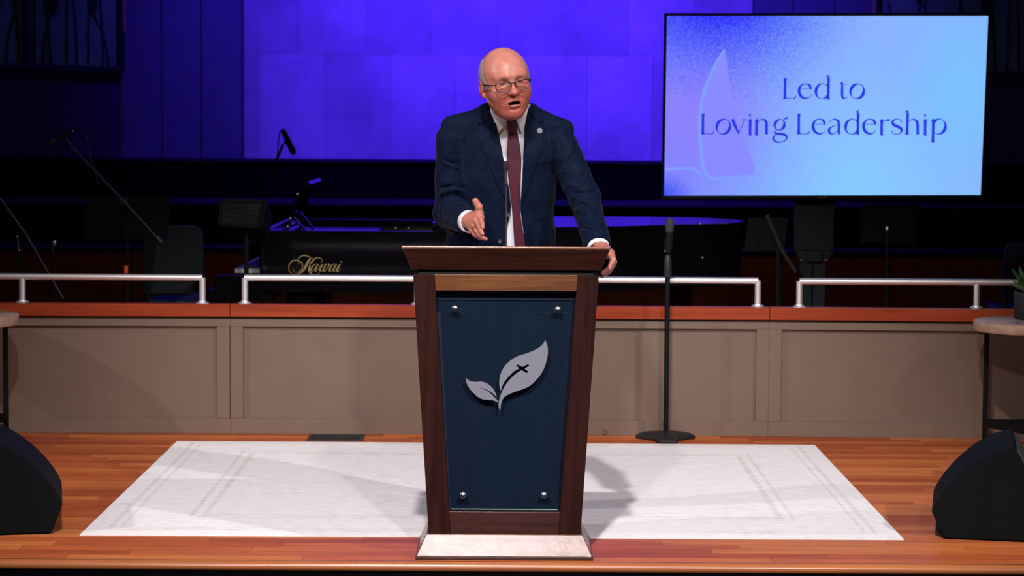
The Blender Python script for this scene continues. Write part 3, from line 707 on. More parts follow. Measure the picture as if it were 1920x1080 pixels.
M['plate'] = mat('gold_painted_iron', (.35, .22, .07), .45, .7)
plan([tuple(ctr+(np.array(p)-ctr)*.94) for p in inner], .80, .825, 'string_plate', M['plate'], pn, 0)
lid = [p for p in outer if p[0] > -.42]
lid = [(-.42, PF-.015)]+[tuple(ctr+(np.array(p)-ctr)*1.012) for p in outer[1:-1] if p[0] > -.42]+[(-.42, PF+1.515)]
plan(lid, zr+.004, zr+.026, 'lid', M['lacquer'], pn)
plan([(-.42, PF-.01), (.18, PF+.04), (.18, PF+1.51), (-.42, PF+1.51)], zr+.028, zr+.048, 'folded_front_lid', M['lacquer'], pn)
for px, py in ((742, 427), (766, 427)): B().ball(P(px, py, PF-.002), .006, 10).build('hinge_screw', M['steel'], pn)
for px, py, yy in ((1313, 420, PF+.50), (1317, 483, PF+.50)): B().ball(P(px, py, yy), .008, 10).build('side_catch', M['steel'], pn)
# arms, key bed, keys, fall board at the left end
B().box((-1.62, PF+.0, .60), (-1.36, PF+.06, .69)).build('arm', M['lacquer'], pn, bevel=.01, seg=3)
B().box((-1.62, PF+1.44, .60), (-1.36, PF+1.5, .80)).build('arm', M['lacquer'], pn, bevel=.01, seg=3)
B().box((-1.66, PF, .55), (-1.30, PF+1.5, .61)).build('key_bed', M['lacquer'], pn, bevel=.004)
mb = B()
for k in range(52): mb.box((-1.51, PF+.065+k*.0262, .70), (-1.375, PF+.0745+k*.0262+.0245, .722))
mb.build('white_keys', M['ivory'], pn)
mb = B()
for k in range(52):
    if k % 7 not in (2, 6): mb.box((-1.46, PF+.065+k*.0262+.018, .722), (-1.375, PF+.075+k*.0262+.030, .734))
mb.build('black_keys', M['cable'], pn)
B().box((-1.375, PF+.06, .735), (-1.362, PF+1.44, .90)).build('fall_board', M['lacquer'], pn, bevel=.004)
B().box((-1.36, PF+.046, .60), (-1.345, PF+1.454, zr-.01)).build('name_board', M['lacquer'], pn, bevel=.003)
# music desk seen from its end
dk = B(); A_ = P(537.5, 436, PF+.35); Bq = P(562, 351, PF+.35)
def slab(mb, a, b, th, y0, y1):
    d = (b-a)/np.linalg.norm(b-a); q = np.array([-d[2], 0, d[0]])*th/2
    p = [a-q, a+q, b+q, b-q]; return mb.add([np.array([v[0], y, v[2]]) for y in (y0, y1) for v in p], [(0,1,2,3), (7,6,5,4)]+[(i, 4+i, 4+(i+1) % 4, (i+1) % 4) for i in range(4)])
slab(dk, A_, Bq, .016, PF+.35, PF+1.12)
slab(dk, Bq, P(580, 343, PF+.35), .022, PF+.35, PF+1.12)
dk.build('music_desk', M['lacquer'], pn, bevel=.003)
for a, b, t, yy in (((547, 405), (575, 436), .012, .5), ((560, 395), (590, 434), .012, .8), ((520, 437), (560, 418), .010, .45)):
    slab(B(), P(*a, PF+yy), P(*b, PF+yy), t, PF+yy, PF+yy+.03).build('desk_prop', M['lacquer'], pn)
for px, py in ((558, 364), (544, 410), (539, 425)): B().ball(P(px, py, PF+.345), .0075, 10).build('desk_screw', M['chrome'], pn)
plan([(-1.33, PF+.3), (-.75, PF+.3), (-.75, PF+1.2), (-1.33, PF+1.2)], .895, .91, 'desk_tray', M['lacquer'], pn)
for x, y in ((-1.15, PF+.13), (-1.15, PF+1.37), (1.02, PF+1.05)):
    B().lathe([(0, .06), (.045, .06), (.05, .14), (.06, .3), (.075, .5), (.085, .6), (0, .6)], (x, y, 0), None, 8).build('leg', M['lacquer'], pn)
    B().lathe([(0, 0), (.03, 0), (.035, .03), (.03, .06), (0, .06)], (x, y, 0)).build('caster', M['brass'], pn)
mb = B(); mb.box((-1.10, PF+.68, .1), (-1.06, PF+.71, .6)); mb.box((-1.10, PF+.79, .1), (-1.06, PF+.82, .6)); mb.box((-1.16, PF+.62, .06), (-1.02, PF+.88, .11))
mb.build('pedal_lyre', M['lacquer'], pn, bevel=.003)
# script lettering on the side of the case
LT = B()
kw = lambda x, y: P(530+x/13.5, 460+y/13.5, PF-.0012)
for s in ([(430,490,6),(385,430,11),(390,360,15),(450,285,24),(540,255,30),(640,275,28),(700,310,14),(745,322,8)],
    [(765,316,8),(705,332,32),(650,400,54),(600,500,64),(540,610,52),(455,690,30),(380,725,15),(280,735,11),(190,680,13),(155,590,17),(170,480,20),(240,400,26),(340,380,28),(430,400,24),(490,460,22),(500,540,20),(460,630,15),(380,680,11),(300,670,11),(260,620,9),(268,580,8),(290,592,6)],
    [(950,440,6),(1000,400,9),(990,345,12),(920,315,16),(840,325,24),(780,370,36),(730,430,46),(680,462,12)],
    [(680,470,12),(690,520,30),(665,600,48),(690,680,38),(750,735,22),(830,750,13),(900,720,9),(935,670,6)],
    [(870,472,10),(800,490,18),(740,560,36),(715,620,36),(740,650,13),(790,610,9),(850,530,9)], [(895,475,32),(850,560,38),(820,630,36),(835,660,13),(880,620,9),(940,540,7),(980,490,7)],
    [(1005,470,12),(1010,500,28),(960,570,36),(940,630,36),(970,655,15),(1010,620,11),(1060,540,11)], [(1100,470,28),(1060,550,38),(1030,630,36),(1060,660,15),(1120,590,11),(1180,490,24),(1150,475,18),(1185,520,15),(1200,500,8)],
    [(1320,470,10),(1260,490,18),(1200,570,36),(1185,640,36),(1215,655,13),(1260,610,9),(1320,530,9)], [(1360,475,32),(1310,560,38),(1280,630,36),(1300,660,13),(1350,610,9),(1400,530,7)],
    [(1460,470,28),(1410,560,38),(1375,640,36),(1400,670,13),(1440,630,9),(1470,590,6)], [(1471,415,8),(1476,415,28),(1488,415,38),(1500,415,28),(1505,415,8)]):
    pen(LT, s, kw, 8)
LT.build('script_lettering', M['gold'], pn, smooth=False)
# bench at the keyboard
bn = empty('piano_bench', (-1.72, 12.8, 0), 'black padded piano bench at the keyboard end', 'bench')
B().box((-1.86, 12.42, .46), (-1.60, 13.1, .54)).build('seat', M['dark'], bn, bevel=.02, seg=4)
for x in (-1.84, -1.64):
    for y in (12.46, 13.05): B().box((x, y, 0), (x+.035, y+.035, .465)).build('leg', M['black'], bn)

# ================================================================== BAND GEAR BEHIND THE LOW WALL
def tripod(r, x, y, h, mats=None, rr=.009):
    B().tube([(x, y, .10), (x, y, h)], rr, 12).build('pole', M['matt'], r)
    for k in range(3):
        a = 2*PI*k/3+.5; B().tube([(x, y, .16), (x+.26*math.cos(a), y+.26*math.sin(a), .012)], .007, 8).build('leg', M['matt'], r)
    B().tube([(x, y, .12), (x, y, .19)], .016, 12).build('collar', M['matt'], r)
def hand_mic(parent, a, b, r=.013, name='microphone', ball=.022, loop=None):
    """a: cable end, b: grille end"""
    a = np.asarray(a); b = np.asarray(b); L = np.linalg.norm(b-a); d = (b-a)/L
    B().lathe([(0, 0), (r*.8, 0), (r, .02), (r*1.15, L*.72), (0, L*.72)], a, d, 16).build('handle', M['matt'], parent)
    B().lathe([(0, 0), (ball*.7, 0), (ball, .012), (ball, .02), (ball*.8, .042), (ball*.35, .053), (0, .054)], a+d*L*.72, d, 16).build('grille', M['dark'], parent)
# boom stand at the left
Yb = 12.1
bs = empty('boom_microphone_stand', (*P(243, 565, Yb)[:2], 0), 'tall black boom stand left of the chair, boom slanting up leftwards', 'microphone stand', 'boom stands')
px_ = P(238, 560, Yb)[0]
tripod(bs, px_, Yb, P(238, 378, Yb)[2])
B().tube([P(300, 452, Yb-.03), P(232, 378, Yb-.03), P(150, 292, Yb-.03), P(126, 264, Yb-.03), P(119, 256, Yb-.045)], .0075, 10).build('boom', M['black'], bs)
B().lathe([(0, -.02), (.016, -.02), (.016, .02), (0, .02)], P(232, 378, Yb-.015), (0, 1, 0)).build('boom_clutch', M['black'], bs)
B().tube([P(303, 456, Yb-.03), P(293, 444, Yb-.03)], .016, 12).build('counterweight', M['black'], bs)
B().tube([P(236, 498, Yb-.005), P(236, 512, Yb-.005)], .012, 10).build('orange_tape', M['orange'], bs)
hm = empty('vocal_microphone', P(118, 256, Yb), 'microphone clipped on the tall boom stand at the far left', 'microphone', 'vocal microphones')
hand_mic(hm, P(139, 244, Yb-.05), P(91, 268, Yb-.05), .011, ball=.016)
B().ball(P(136, 245.5, Yb-.066), .0055, 10).build('xlr_plug', M['chrome'], hm)
B().tube(catmull([P(139, 244, Yb-.05), P(147, 241, Yb-.05), P(158, 246, Yb-.05), P(166, 270, Yb-.05), P(171, 300, Yb-.04), P(185, 345, Yb-.02)], 8), .0035, 8).build('cable', M['cable'], hm)
# second boom crossing the lower left
b2 = empty('boom_microphone_stand', (*P(60, 565, 11.8)[:2], 0), 'low black boom stand at the left edge, boom falling to the handrail', 'microphone stand', 'boom stands')
tripod(b2, P(34, 560, 11.8)[0], 11.8, P(34, 450, 11.8)[2])
B().tube([P(-30, 335, 11.78), P(0, 372, 11.78), P(50, 442, 11.78), P(118, 560, 11.78)], .0075, 10).build('boom', M['black'], b2)
B().ball(P(32.5, 443.5, 11.77), .005, 10).build('knob', M['chrome'], b2); B().ball(P(36, 469, 11.77), .004, 10).build('knob', M['chrome'], b2)
B().tube([P(32.5, 445, 11.78), P(35, 468, 11.78)], .006, 10).build('clutch', M['dark'], b2)
b3 = empty('short_microphone_stand', (*P(100, 565, 12.0)[:2], 0), 'short straight stand with a small microphone left of the music stand', 'microphone stand')
tripod(b3, P(100, 560, 12.0)[0], 12.0, P(100, 465, 12.0)[2])
sm_ = empty('vocal_microphone', P(102, 455, 12.0), 'small microphone with bright tip on the short straight stand', 'microphone', 'vocal microphones')
B().tube([P(97, 468, 12), P(100, 459, 12)], .012, 12).build('handle', M['black'], sm_)
B().lathe([(0, 0), (.012, .002), (.015, .014), (.011, .026), (0, .03)], P(100, 460, 12), (.3, 0, 1)).build('grille', M['steel'], sm_)
def music_stand(x0, y0, x1, y1, Y, pole, label, skew=0.):
    ms = empty('music_stand', (P(pole, 560, Y)[0], Y, 0), label, 'music stand', 'black music stands')
    a, b, c, d = P(x0+skew, y0, Y+.12), P(x1, y0, Y+.12), P(x1-skew, y1, Y), P(x0, y1, Y)
    nn = np.cross(b-a, d-a); nn /= np.linalg.norm(nn)
    q = [a, b, c, d]
    B().add(q+[p+nn*.004 for p in q], [(0,1,2,3), (7,6,5,4)]+[(i, 4+i, 4+(i+1) % 4, (i+1) % 4) for i in range(4)]).build('desk', M['matt'], ms)
    e = np.array([0, -.045, .0]); B().add([d, c, c+e, d+e]+[v+np.array([0, 0, .006]) for v in (d, c, c+e, d+e)], [(0,1,2,3), (7,6,5,4)]+[(i, 4+i, 4+(i+1) % 4, (i+1) % 4) for i in range(4)]).build('ledge', M['matt'], ms)
    tripod(ms, P(pole, 560, Y)[0], Y+.08, (a[2]+d[2])/2-.04, rr=.012)
    return ms
music_stand(155, 367, 320, 449, 12.45, 247, 'wide black music stand at the left, crossed by the boom', 6)
music_stand(1612, 384, 1722, 455, 12.6, 1668, 'black music stand under the right half of the television', 5)
music_stand(1395, 408, 1478, 470, 12.2, 1466, 'black music stand at the tail of the piano', 8)
# chair with upright back
def chair(x0, x1, yt, Y, label, m, face=1):
    c0 = P((x0+x1)/2, 565, Y); ch = empty('chair', (c0[0], Y, 0), label, 'chair', 'chairs behind the low wall')
    a = P(x0, yt, Y); b = P(x1, yt, Y); zt = a[2]; wdt = b[0]-a[0]
    mb = B(); prof = [(-wdt/2, .50), (wdt/2, .50), (wdt/2, zt-.06), (wdt/2-.015, zt-.02), (wdt/2-.05, zt), (-wdt/2+.03, zt), (-wdt/2+.005, zt-.02), (-wdt/2, zt-.06)]
    mb.prism(prof, lambda u, v, t: np.array([c0[0]+u, Y+t-(v-.5)*.10, v]), 0, .035); mb.build('backrest', m, ch, bevel=.008)
    mb = B(); mb.box((c0[0]-wdt/2, Y-.0+.02, .41), (c0[0]+wdt/2, Y+.46, .46)); mb.build('seat', m, ch, bevel=.015, seg=3)
    for sx_ in (-1, 1):
        B().tube([(c0[0]+sx_*(wdt/2-.02), Y+.0, .0), (c0[0]+sx_*(wdt/2-.02), Y+.02, .45), (c0[0]+sx_*(wdt/2-.02), Y-.0, .56)], .011, 10).build('leg', M['black'], ch)
        B().tube([(c0[0]+sx_*(wdt/2-.02), Y+.44, .0), (c0[0]+sx_*(wdt/2-.02), Y+.43, .42)], .011, 10).build('leg', M['black'], ch)
chair(270, 382, 421, 13.4, 'grey-green chair seen from behind next to the left music stand', M['chair'])
chair(1880, 1990, 455, 13.2, 'dark chair at the right edge behind the potted succulent', mat('navy_chair_vinyl', (.02, .02, .06), .7))
# speaker on a pole
M['spk'] = mat('dark_speaker_shell', (.0025, .0045, .006), .7, spec=.15)
sp = empty('pole_speaker', (*P(461, 565, 11.95)[:2], 0), 'small black monitor speaker on a pole left of the piano', 'speaker')
pr = [(407, 419), (412, 378), (422, 371), (498, 374), (503, 380), (494, 426), (487, 430), (412, 424)]
mb = B(); f = lambda u, v, t: P(u, v, 11.95)+np.array([0, t, -t*.35]); mb.prism(pr[::-1], f, .0, .24); mb.build('cabinet', M['spk'], sp, bevel=.008, seg=3)
mb = B()
for k in range(11):
    y = 384+k*3.4; mb.tube([P(420-k*.35, y-1, 11.947), P(488-k*.8, y+1, 11.947)], .0022, 6)
mb.build('grille', M['grille'], sp)
B().tube([P(499, 376, 11.93), P(490, 424, 11.93)], .008, 8).build('corner_trim', M['spk'], sp)
tripod(sp, P(462, 560, 12.02)[0], 12.02, P(462, 428, 12.02)[2], rr=.013)
# boom stand rising over the speaker
b4 = empty('boom_microphone_stand', (*P(500, 565, 13.9)[:2], 0), 'black boom stand behind the pole speaker with boom rising to the right', 'microphone stand', 'boom stands')
tripod(b4, P(492, 560, 14.0)[0], 14.0, P(492, 380, 14.0)[2])
B().tube([P(486, 392, 13.95), P(505, 345, 13.95), P(519, 298, 13.95), P(531, 271, 13.95)], .009, 10).build('boom', M['black'], b4)
B().tube(catmull([P(534, 270, 13.93), P(538, 264, 13.93), P(540, 258, 13.93)], 4), .014, 10).build('clip', M['black'], b4)
hm = empty('vocal_microphone', P(540, 262, 13.9), 'microphone silhouetted against the blue wall left of the speaker', 'microphone', 'vocal microphones')
hand_mic(hm, P(530, 243, 13.92), P(551, 288, 13.92), .016, ball=.022)
B().tube(catmull([P(530, 243, 13.92), P(525, 247, 13.92), P(522, 265, 13.92), P(520, 290, 13.92), P(514, 315, 13.92)], 6), .0035, 8).build('cable', M['cable'], hm)
# right hand side
b5 = empty('boom_microphone_stand', (*P(1466, 565, 11.9)[:2], 0), 'black boom stand just left of the screen cart', 'microphone stand', 'boom stands')
tripod(b5, P(1458, 560, 11.9)[0], 11.9, P(1458, 440, 11.9)[2], rr=.011)
B().tube([P(1438, 404, 11.88), P(1466, 470, 11.88), P(1492, 510, 11.88)], .012, 10).build('boom', M['black'], b5)
b6 = empty('straight_microphone_stand', (*P(1663, 565, 12.0)[:2], 0), 'thin straight stand with a bright knob under the television', 'microphone stand')
tripod(b6, P(1662, 560, 12.0)[0], 12.0, P(1663, 432, 12.0)[2])
B().ball(P(1663.5, 429, 12.0), (.010, .010, .013), 12).build('knob', M['chrome'], b6)

# ================================================================== MICROPHONE STAND IN FRONT OF THE LOW WALL
SX, SY = .772, 10.845
msd = empty('straight_microphone_stand', (SX, SY, 0), 'straight black microphone stand with heavy cast base on the boards right of the lectern', 'microphone stand')
def s_prof(r0, notch, k=3):
    pts = []
    for i in range(k):
        a = 2*PI*i/k-PI/2
        for da, rr in ((-.28, r0), (.28, r0), (PI/3, notch)): pts.append((rr*math.cos(a+da), rr*math.sin(a+da)))
    return pts
o_ = s_prof(.152, .075); i_ = s_prof(.128, .055)
vv = [np.array([SX+u, SY+v, .002]) for u, v in o_]+[np.array([SX+u, SY+v, .016]) for u, v in o_]+[np.array([SX+u*1., SY+v, .030]) for u, v in i_]+[np.array([SX+u*.3, SY+v*.3, .042]) for u, v in i_]
n = len(o_); ff = [list(range(n))[::-1], list(range(3*n, 4*n))]+[(q*n+i, q*n+(i+1) % n, (q+1)*n+(i+1) % n, (q+1)*n+i) for q in range(3) for i in range(n)]
o = link('base', vv, ff, M['black'], msd, True, 35); b_ = o.modifiers.new('bevel', 'BEVEL'); b_.width = .003; b_.segments = 2
zt = P(1252, 512, SY)[2]; ztt = P(1253, 470, SY)[2]
B().tube([(SX, SY, .03), (SX, SY, zt)], .0125, 16).build('outer_tube', M['matt'], msd)
B().tube([(SX, SY, zt-.005), (SX+.001, SY, ztt)], .0085, 12).build('inner_tube', M['matt'], msd)
B().lathe([(0, -.02), (.017, -.02), (.0195, 0), (.0185, .05), (.014, .085), (.011, .09), (0, .09)], (SX, SY, zt), None, 18).build('height_clutch', M['black'], msd)
cl = P(1253, 470, SY)
B().lathe([(0, 0), (.017, 0), (.021, .03), (.02, .06), (0, .06)], P(1252, 472, SY), (.05, 0, 1), 16).build('microphone_clip', M['matt'], msd)
B().ball(P(1246.8, 471, SY-.02), .0035, 8).build('thumb_screw', M['chrome'], msd)
hm = empty('vocal_microphone', P(1254, 470, SY-.02), 'black microphone standing upright in the clip of the straight stand', 'microphone', 'vocal microphones')
a = P(1252.5, 474, SY-.022); b_ = P(1255.2, 436, SY-.022)
B().tube([a, a*.6+b_*.4, b_], [.012, .0155, .0185], 16).build('handle', M['matt'], hm)
B().tube([P(1255, 436, SY-.022), P(1255.2, 432, SY-.022)], .0205, 16).build('collar_ring', M['black'], hm)
B().lathe([(0, 0), (.0205, 0), (.0215, .02), (.0215, .045), (.016, .058), (0, .06)], P(1255.2, 432, SY-.022), (.03, 0, 1), 18).build('grille', M['grille'], hm)

# small brass door stop on the wall
o = B().lathe([(0, 0), (.010, 0), (.010, .006), (.006, .012), (0, .012)], (P(1134, 810, WY)[0], WY, P(1134, 810, WY)[2]), (0, -1, 0)).build('wall_button', M['brass'], origin=(P(1134, 810, WY)[0], WY, P(1134, 810, WY)[2]))
tag(o, 'tiny brass button at the foot of the low wall right of the lectern', 'button')

# ================================================================== SIDE TABLES, PLANT, BOOKLET
def table(cx, cy, r, zt, label, angs):
    t = empty('side_table', (cx, cy, 0), label, 'table', 'round wooden side tables')
    B().lathe([(0, -.048), (r-.004, -.048), (r, -.043), (r, -.005), (r-.005, 0), (0, 0)], (cx, cy, zt), None, 72).build('table_top', M['oak'], t, angle=50)
    rr = r-.055; pts = [(cx+rr*math.cos(a), cy+rr*math.sin(a)) for a in angs]
    for x, y in pts: B().box((x-.011, y-.011, 0), (x+.011, y+.011, zt-.048)).build('leg', M['matt'], t)
    for i in range(len(pts)):
        a = np.array([*pts[i], .105]); b = np.array([*pts[(i+1) % len(pts)], .105]); d = (b-a)/np.linalg.norm(b-a); q = np.array([-d[1], d[0], 0])*.008; z = np.array([0, 0, .019])
        B().add([a-q-z, a+q-z, a+q+z, a-q+z, b-q-z, b+q-z, b+q+z, b-q+z], [(0,1,2,3), (7,6,5,4)]+[(k, 4+k, 4+(k+1) % 4, (k+1) % 4) for k in range(4)]).build('stretcher', M['matt'], t)
    return t
table(2.492, 10.63, .272, .612, 'round oak topped side table with black frame at the right edge', [math.radians(a) for a in (150, 270, 30)])
table(-2.605, 10.63, .272, .612, 'round oak topped side table cut off by the left edge', [math.radians(a) for a in (30, 150, 270)])
PX, PY = 2.512, 10.71
pp = empty('potted_succulent', (PX, PY, .612), 'green succulent in a matt black pot on the right side table', 'plant')
B().lathe([(0, .0), (.078, .0), (.085, .01), (.088, .132), (.081, .134), (.076, .11), (0, .11)], (PX, PY, .6125), None, 32).build('pot', M['pot'], pp)
B().lathe([(0, 0), (.074, 0), (.07, .012), (0, .018)], (PX, PY, .722), None, 24).build('soil', M['riser'], pp)
rnd = random.Random(5)
lf = B(); ld = B()
def succ(mb, a, el, L, wd, z0, r0):
    d = np.array([math.cos(a)*math.cos(el), math.sin(a)*math.cos(el), math.sin(el)]); sd = np.array([-math.sin(a), math.cos(a), 0]); up = np.cross(d, sd)*-1
    o0 = np.array([PX+r0*math.cos(a), PY+r0*math.sin(a), z0])
    v = []; k = 7; m_ = 8
    for i in range(k):
        t = i/(k-1); wv = wd*(math.sin(PI*min(1, t*.85+.12))**.8)*(1 if t < .9 else .35); c = o0+d*L*t+np.array([0, 0, .35*L*t*t*(1 if el < .9 else 0)])
        for j in range(m_): b = 2*PI*j/m_; v.append(c+sd*wv*math.cos(b)+up*wv*.35*math.sin(b))
    f = [(i*m_+j, i*m_+(j+1) % m_, (i+1)*m_+(j+1) % m_, (i+1)*m_+j) for i in range(k-1) for j in range(m_)]+[list(range(m_))[::-1], list(range((k-1)*m_, k*m_))]
    mb.add(v, f)
for i in range(13): succ(lf, 2*PI*i/13+.15, rnd.uniform(-.15, .25), rnd.uniform(.085, .10), .021, .752, .02)
for i in range(9): succ(lf, 2*PI*i/9, rnd.uniform(.5, .8), .070, .019, .765, .012)
for i in range(11): succ(ld, 2*PI*i/11+.3, rnd.uniform(.45, .75), rnd.uniform(.075, .09), .017, .790, .035)
lf.build('rosette_leaves', M['leaf'], pp); ld.build('dark_leaves', M['leafd'], pp)
c = np.array([2.47, 10.50]); R2 = rot('z', .25)[:2, :2]
o = B().add([np.array([*(c+R2 @ np.array([u, v])), z]) for z in (.6135, .6185) for u, v in ((-.12, -.06), (.12, -.06), (.12, .06), (-.12, .06))], [(3,2,1,0), (4,5,6,7)]+[(i, (i+1) % 4, 4+(i+1) % 4, 4+i) for i in range(4)]).build('booklet', M['paper'], origin=(c[0], c[1], .6135))
tag(o, 'printed booklet lying flat on the right side table', 'booklet')

# ================================================================== STAGE MONITORS
def wedge(side, label):
    Yw = 8.26
    t = empty('stage_monitor', (side*1.95, Yw+.2, 0), label, 'speaker', 'black wedge stage monitors')
    if side > 0: px = [(1770, 1013), (1747, 962), (1760, 938), (1782, 909), (1808, 883), (1836, 861), (1866, 845), (1898, 836), (1985, 1013)]
    else: px = [(97, 1003), (117, 949), (106, 925), (86, 897), (62, 872), (34, 849), (4, 831), (-24, 822), (-118, 1003)]
    pts = [P(a, b, Yw) for a, b in px]; z0 = min(p[2] for p in pts); prof = [(p[0], max(p[2], 0)+.004) for p in pts]
    prof = [prof[0], prof[1]]+[tuple(q) for q in catmull(prof[1:8], 6)][1:]+[prof[8]]
    piv = np.array([prof[0][0], Yw]); Rz = rot('z', -side*.20)[:2, :2]; 
    def f(u, v, tt):
        q = piv+Rz @ (np.array([u, Yw+tt])-piv); return np.array([q[0], q[1], v])
    n = len(prof); pp_ = prof if side > 0 else prof[::-1]
    pp_ = pp_[::-1] if side > 0 else pp_[::-1]
    mb = B(); mb.prism(pp_, f, 0, .50); o = mb.build('cabinet', M['wedge'], t, bevel=.006, seg=2, angle=25)
    a, b = prof[-2], prof[-1]; nn = np.array([(b[1]-a[1]), -(b[0]-a[0])])*side*-1; nn = nn/np.linalg.norm(nn)
    if nn[0]*side < 0: nn = -nn
    lerp = lambda k, e=0.: (a[0]+(b[0]-a[0])*k+nn[0]*e, a[1]+(b[1]-a[1])*k+nn[1]*e)
    mb = B(); q = [f(*lerp(k, e), tt) for e in (.001, .012) for k, tt in ((.05, .02), (.95, .02), (.95, .48), (.05, .48))]
    mb.add(q, [(0,1,2,3), (7,6,5,4)]+[(i, 4+i, 4+(i+1) % 4, (i+1) % 4) for i in range(4)]); mb.build('grille', M['grille'], t, bevel=.003)
    return t
wedge(-1, 'black wedge monitor on the boards at the left edge'); wedge(1, 'black wedge monitor on the boards at the right edge')
# ================================================================== THE SPEAKER
# Signed-distance shapes, meshed with surface nets on a sparse grid.
def sdf_mesh(f, lo, hi, h, Bk=16, slack=1.35):
    lo = np.array(lo, float); hi = np.array(hi, float)
    nb = np.ceil((hi-lo)/(h*Bk)).astype(int)
    g = np.stack(np.meshgrid(*[np.arange(k) for k in nb], indexing='ij'), -1).reshape(-1, 3)
    cen = lo+(g+.5)*h*Bk
    d = f(cen); keep = np.abs(d) < h*Bk*.87*slack+.004
    g = g[keep]
    off = np.stack(np.meshgrid(*[np.arange(Bk+1)]*3, indexing='ij'), -1).reshape(-1, 3)
    N = (nb*Bk+2).astype(np.int64)
    key = lambda ijk: (ijk[..., 0].astype(np.int64)*N[1]+ijk[..., 1])*N[2]+ijk[..., 2]
    VK, VP, Q = [], [], []
    co = np.array([(i, j, k) for i in (0, 1) for j in (0, 1) for k in (0, 1)])
    edges = [(a, b) for a in range(8) for b in range(a+1, 8) if np.abs(co[a]-co[b]).sum() == 1]
    for c in range(0, len(g), 24):
        gg = g[c:c+24]
        ijk = (gg[:, None, :]*Bk+off[None]).astype(np.int64)
        for bi in range(len(gg)):
            I = ijk[bi]; D = f(lo+I*h).reshape(Bk+1, Bk+1, Bk+1)
            if D.min() > 0 or D.max() < 0: continue
            S = D < 0
            base = gg[bi]*Bk
            cs = np.zeros((Bk, Bk, Bk), int)
            for a in co: cs += S[a[0]:a[0]+Bk, a[1]:a[1]+Bk, a[2]:a[2]+Bk]
            w_ = np.argwhere((cs > 0) & (cs < 8))
            if len(w_) == 0: continue
            vals = np.stack([D[w_[:, 0]+a[0], w_[:, 1]+a[1], w_[:, 2]+a[2]] for a in co], 1)
            acc = np.zeros((len(w_), 3)); cnt = np.zeros(len(w_))
            for a, b in edges:
                va, vb = vals[:, a], vals[:, b]; m = (va < 0) != (vb < 0)
                t = np.where(m, va/np.where(m, va-vb, 1), 0)
                acc += m[:, None]*(co[a]+(co[b]-co[a])*t[:, None]); cnt += m
            VK.append(key(w_+base)); VP.append(lo+(w_+base+acc/cnt[:, None])*h)
            for ax in range(3):
                u, v = (ax+1) % 3, (ax+2) % 3
                sl0 = [slice(0, Bk)]*3; sl1 = [slice(0, Bk)]*3; sl1[ax] = slice(1, Bk+1)
                s0, s1 = S[tuple(sl0)], S[tuple(sl1)]
                e = np.argwhere(s0 != s1)
                if len(e) == 0: continue
                inside = s0[e[:, 0], e[:, 1], e[:, 2]]
                e = e+base; eu = np.zeros(3, int); eu[u] = 1; ev = np.zeros(3, int); ev[v] = 1
                q = np.stack([key(e-eu-ev), key(e-ev), key(e), key(e-eu)], 1)
                ok = (e[:, u] > 0) & (e[:, v] > 0)
                q[~inside] = q[~inside][:, ::-1]
                Q.append(q[ok])
    VK = np.concatenate(VK); VP = np.concatenate(VP); Q = np.concatenate(Q)
    o_ = np.argsort(VK); VK = VK[o_]; VP = VP[o_]
    idx = np.searchsorted(VK, Q); idx = np.clip(idx, 0, len(VK)-1)
    ok = (VK[idx] == Q).all(1); F_ = idx[ok]
    # slide vertices on to the surface
    for _ in range(2):
        e = h*.3; d0 = f(VP)
        gr = np.stack([(f(VP+np.eye(3)[k]*e)-d0)/e for k in range(3)], 1)
        st = d0[:, None]*gr/np.maximum((gr**2).sum(1), .25)[:, None]
        L = np.linalg.norm(st, axis=1, keepdims=True); VP = VP-st*np.minimum(1, .45*h/np.maximum(L, 1e-9))
    return VP, F_
def np_mesh(name, V, Fc, m, parent, colors=None, smooth_angle=None):
    used = np.unique(Fc); mp_ = np.zeros(len(V), int); mp_[used] = np.arange(len(used)); V = V[used]; Fc = mp_[Fc]
    me = bpy.data.meshes.new(name); V0 = V-np.array(base_of(parent))
    me.vertices.add(len(V)); me.vertices.foreach_set('co', V0.astype(np.float32).ravel())
    me.loops.add(Fc.size); me.loops.foreach_set('vertex_index', Fc.astype(np.int32).ravel())
    me.polygons.add(len(Fc)); me.polygons.foreach_set('loop_start', np.arange(0, Fc.size, 4, dtype=np.int32)); me.polygons.foreach_set('loop_total', np.full(len(Fc), 4, np.int32))
    me.update(); me.validate(); me.materials.append(m); me.shade_smooth()
    if colors is not None:
        a = me.color_attributes.new('tint', 'FLOAT_COLOR', 'POINT'); c = colors(V); a.data.foreach_set('color', np.c_[c, np.ones(len(c))].astype(np.float32).ravel())
    o = bpy.data.objects.new(name, me); COL.objects.link(o); o.parent = parent
    return o
nrm = lambda v: np.sqrt((v*v).sum(-1))
def smin(a, b, k): h_ = np.clip(.5+.5*(b-a)/k, 0, 1); return b+(a-b)*h_-k*h_*(1-h_)
def smax(a, b, k): return -smin(-a, -b, k)
def rc(p, a, b, ra, rb):
    a = np.asarray(a, float); b = np.asarray(b, float); ab = b-a; t = np.clip(((p-a)@ab)/max(ab@ab, 1e-12), 0, 1)
    return nrm(p-a-t[:, None]*ab)-(ra+(rb-ra)*t)
def ell(p, c, r):
    r = np.asarray(r, float); q = (p-np.asarray(c, float)); k0 = nrm(q/r); k1 = nrm(q/(r*r)); return k0*(k0-1)/np.maximum(k1, 1e-6)
def chain(p, pts, rs_, k=0):
    d = None
    for i in range(len(pts)-1):
        e = rc(p, pts[i], pts[i+1], rs_[i], rs_[i+1]); d = e if d is None else (smin(d, e, k) if k else np.minimum(d, e))
    return d
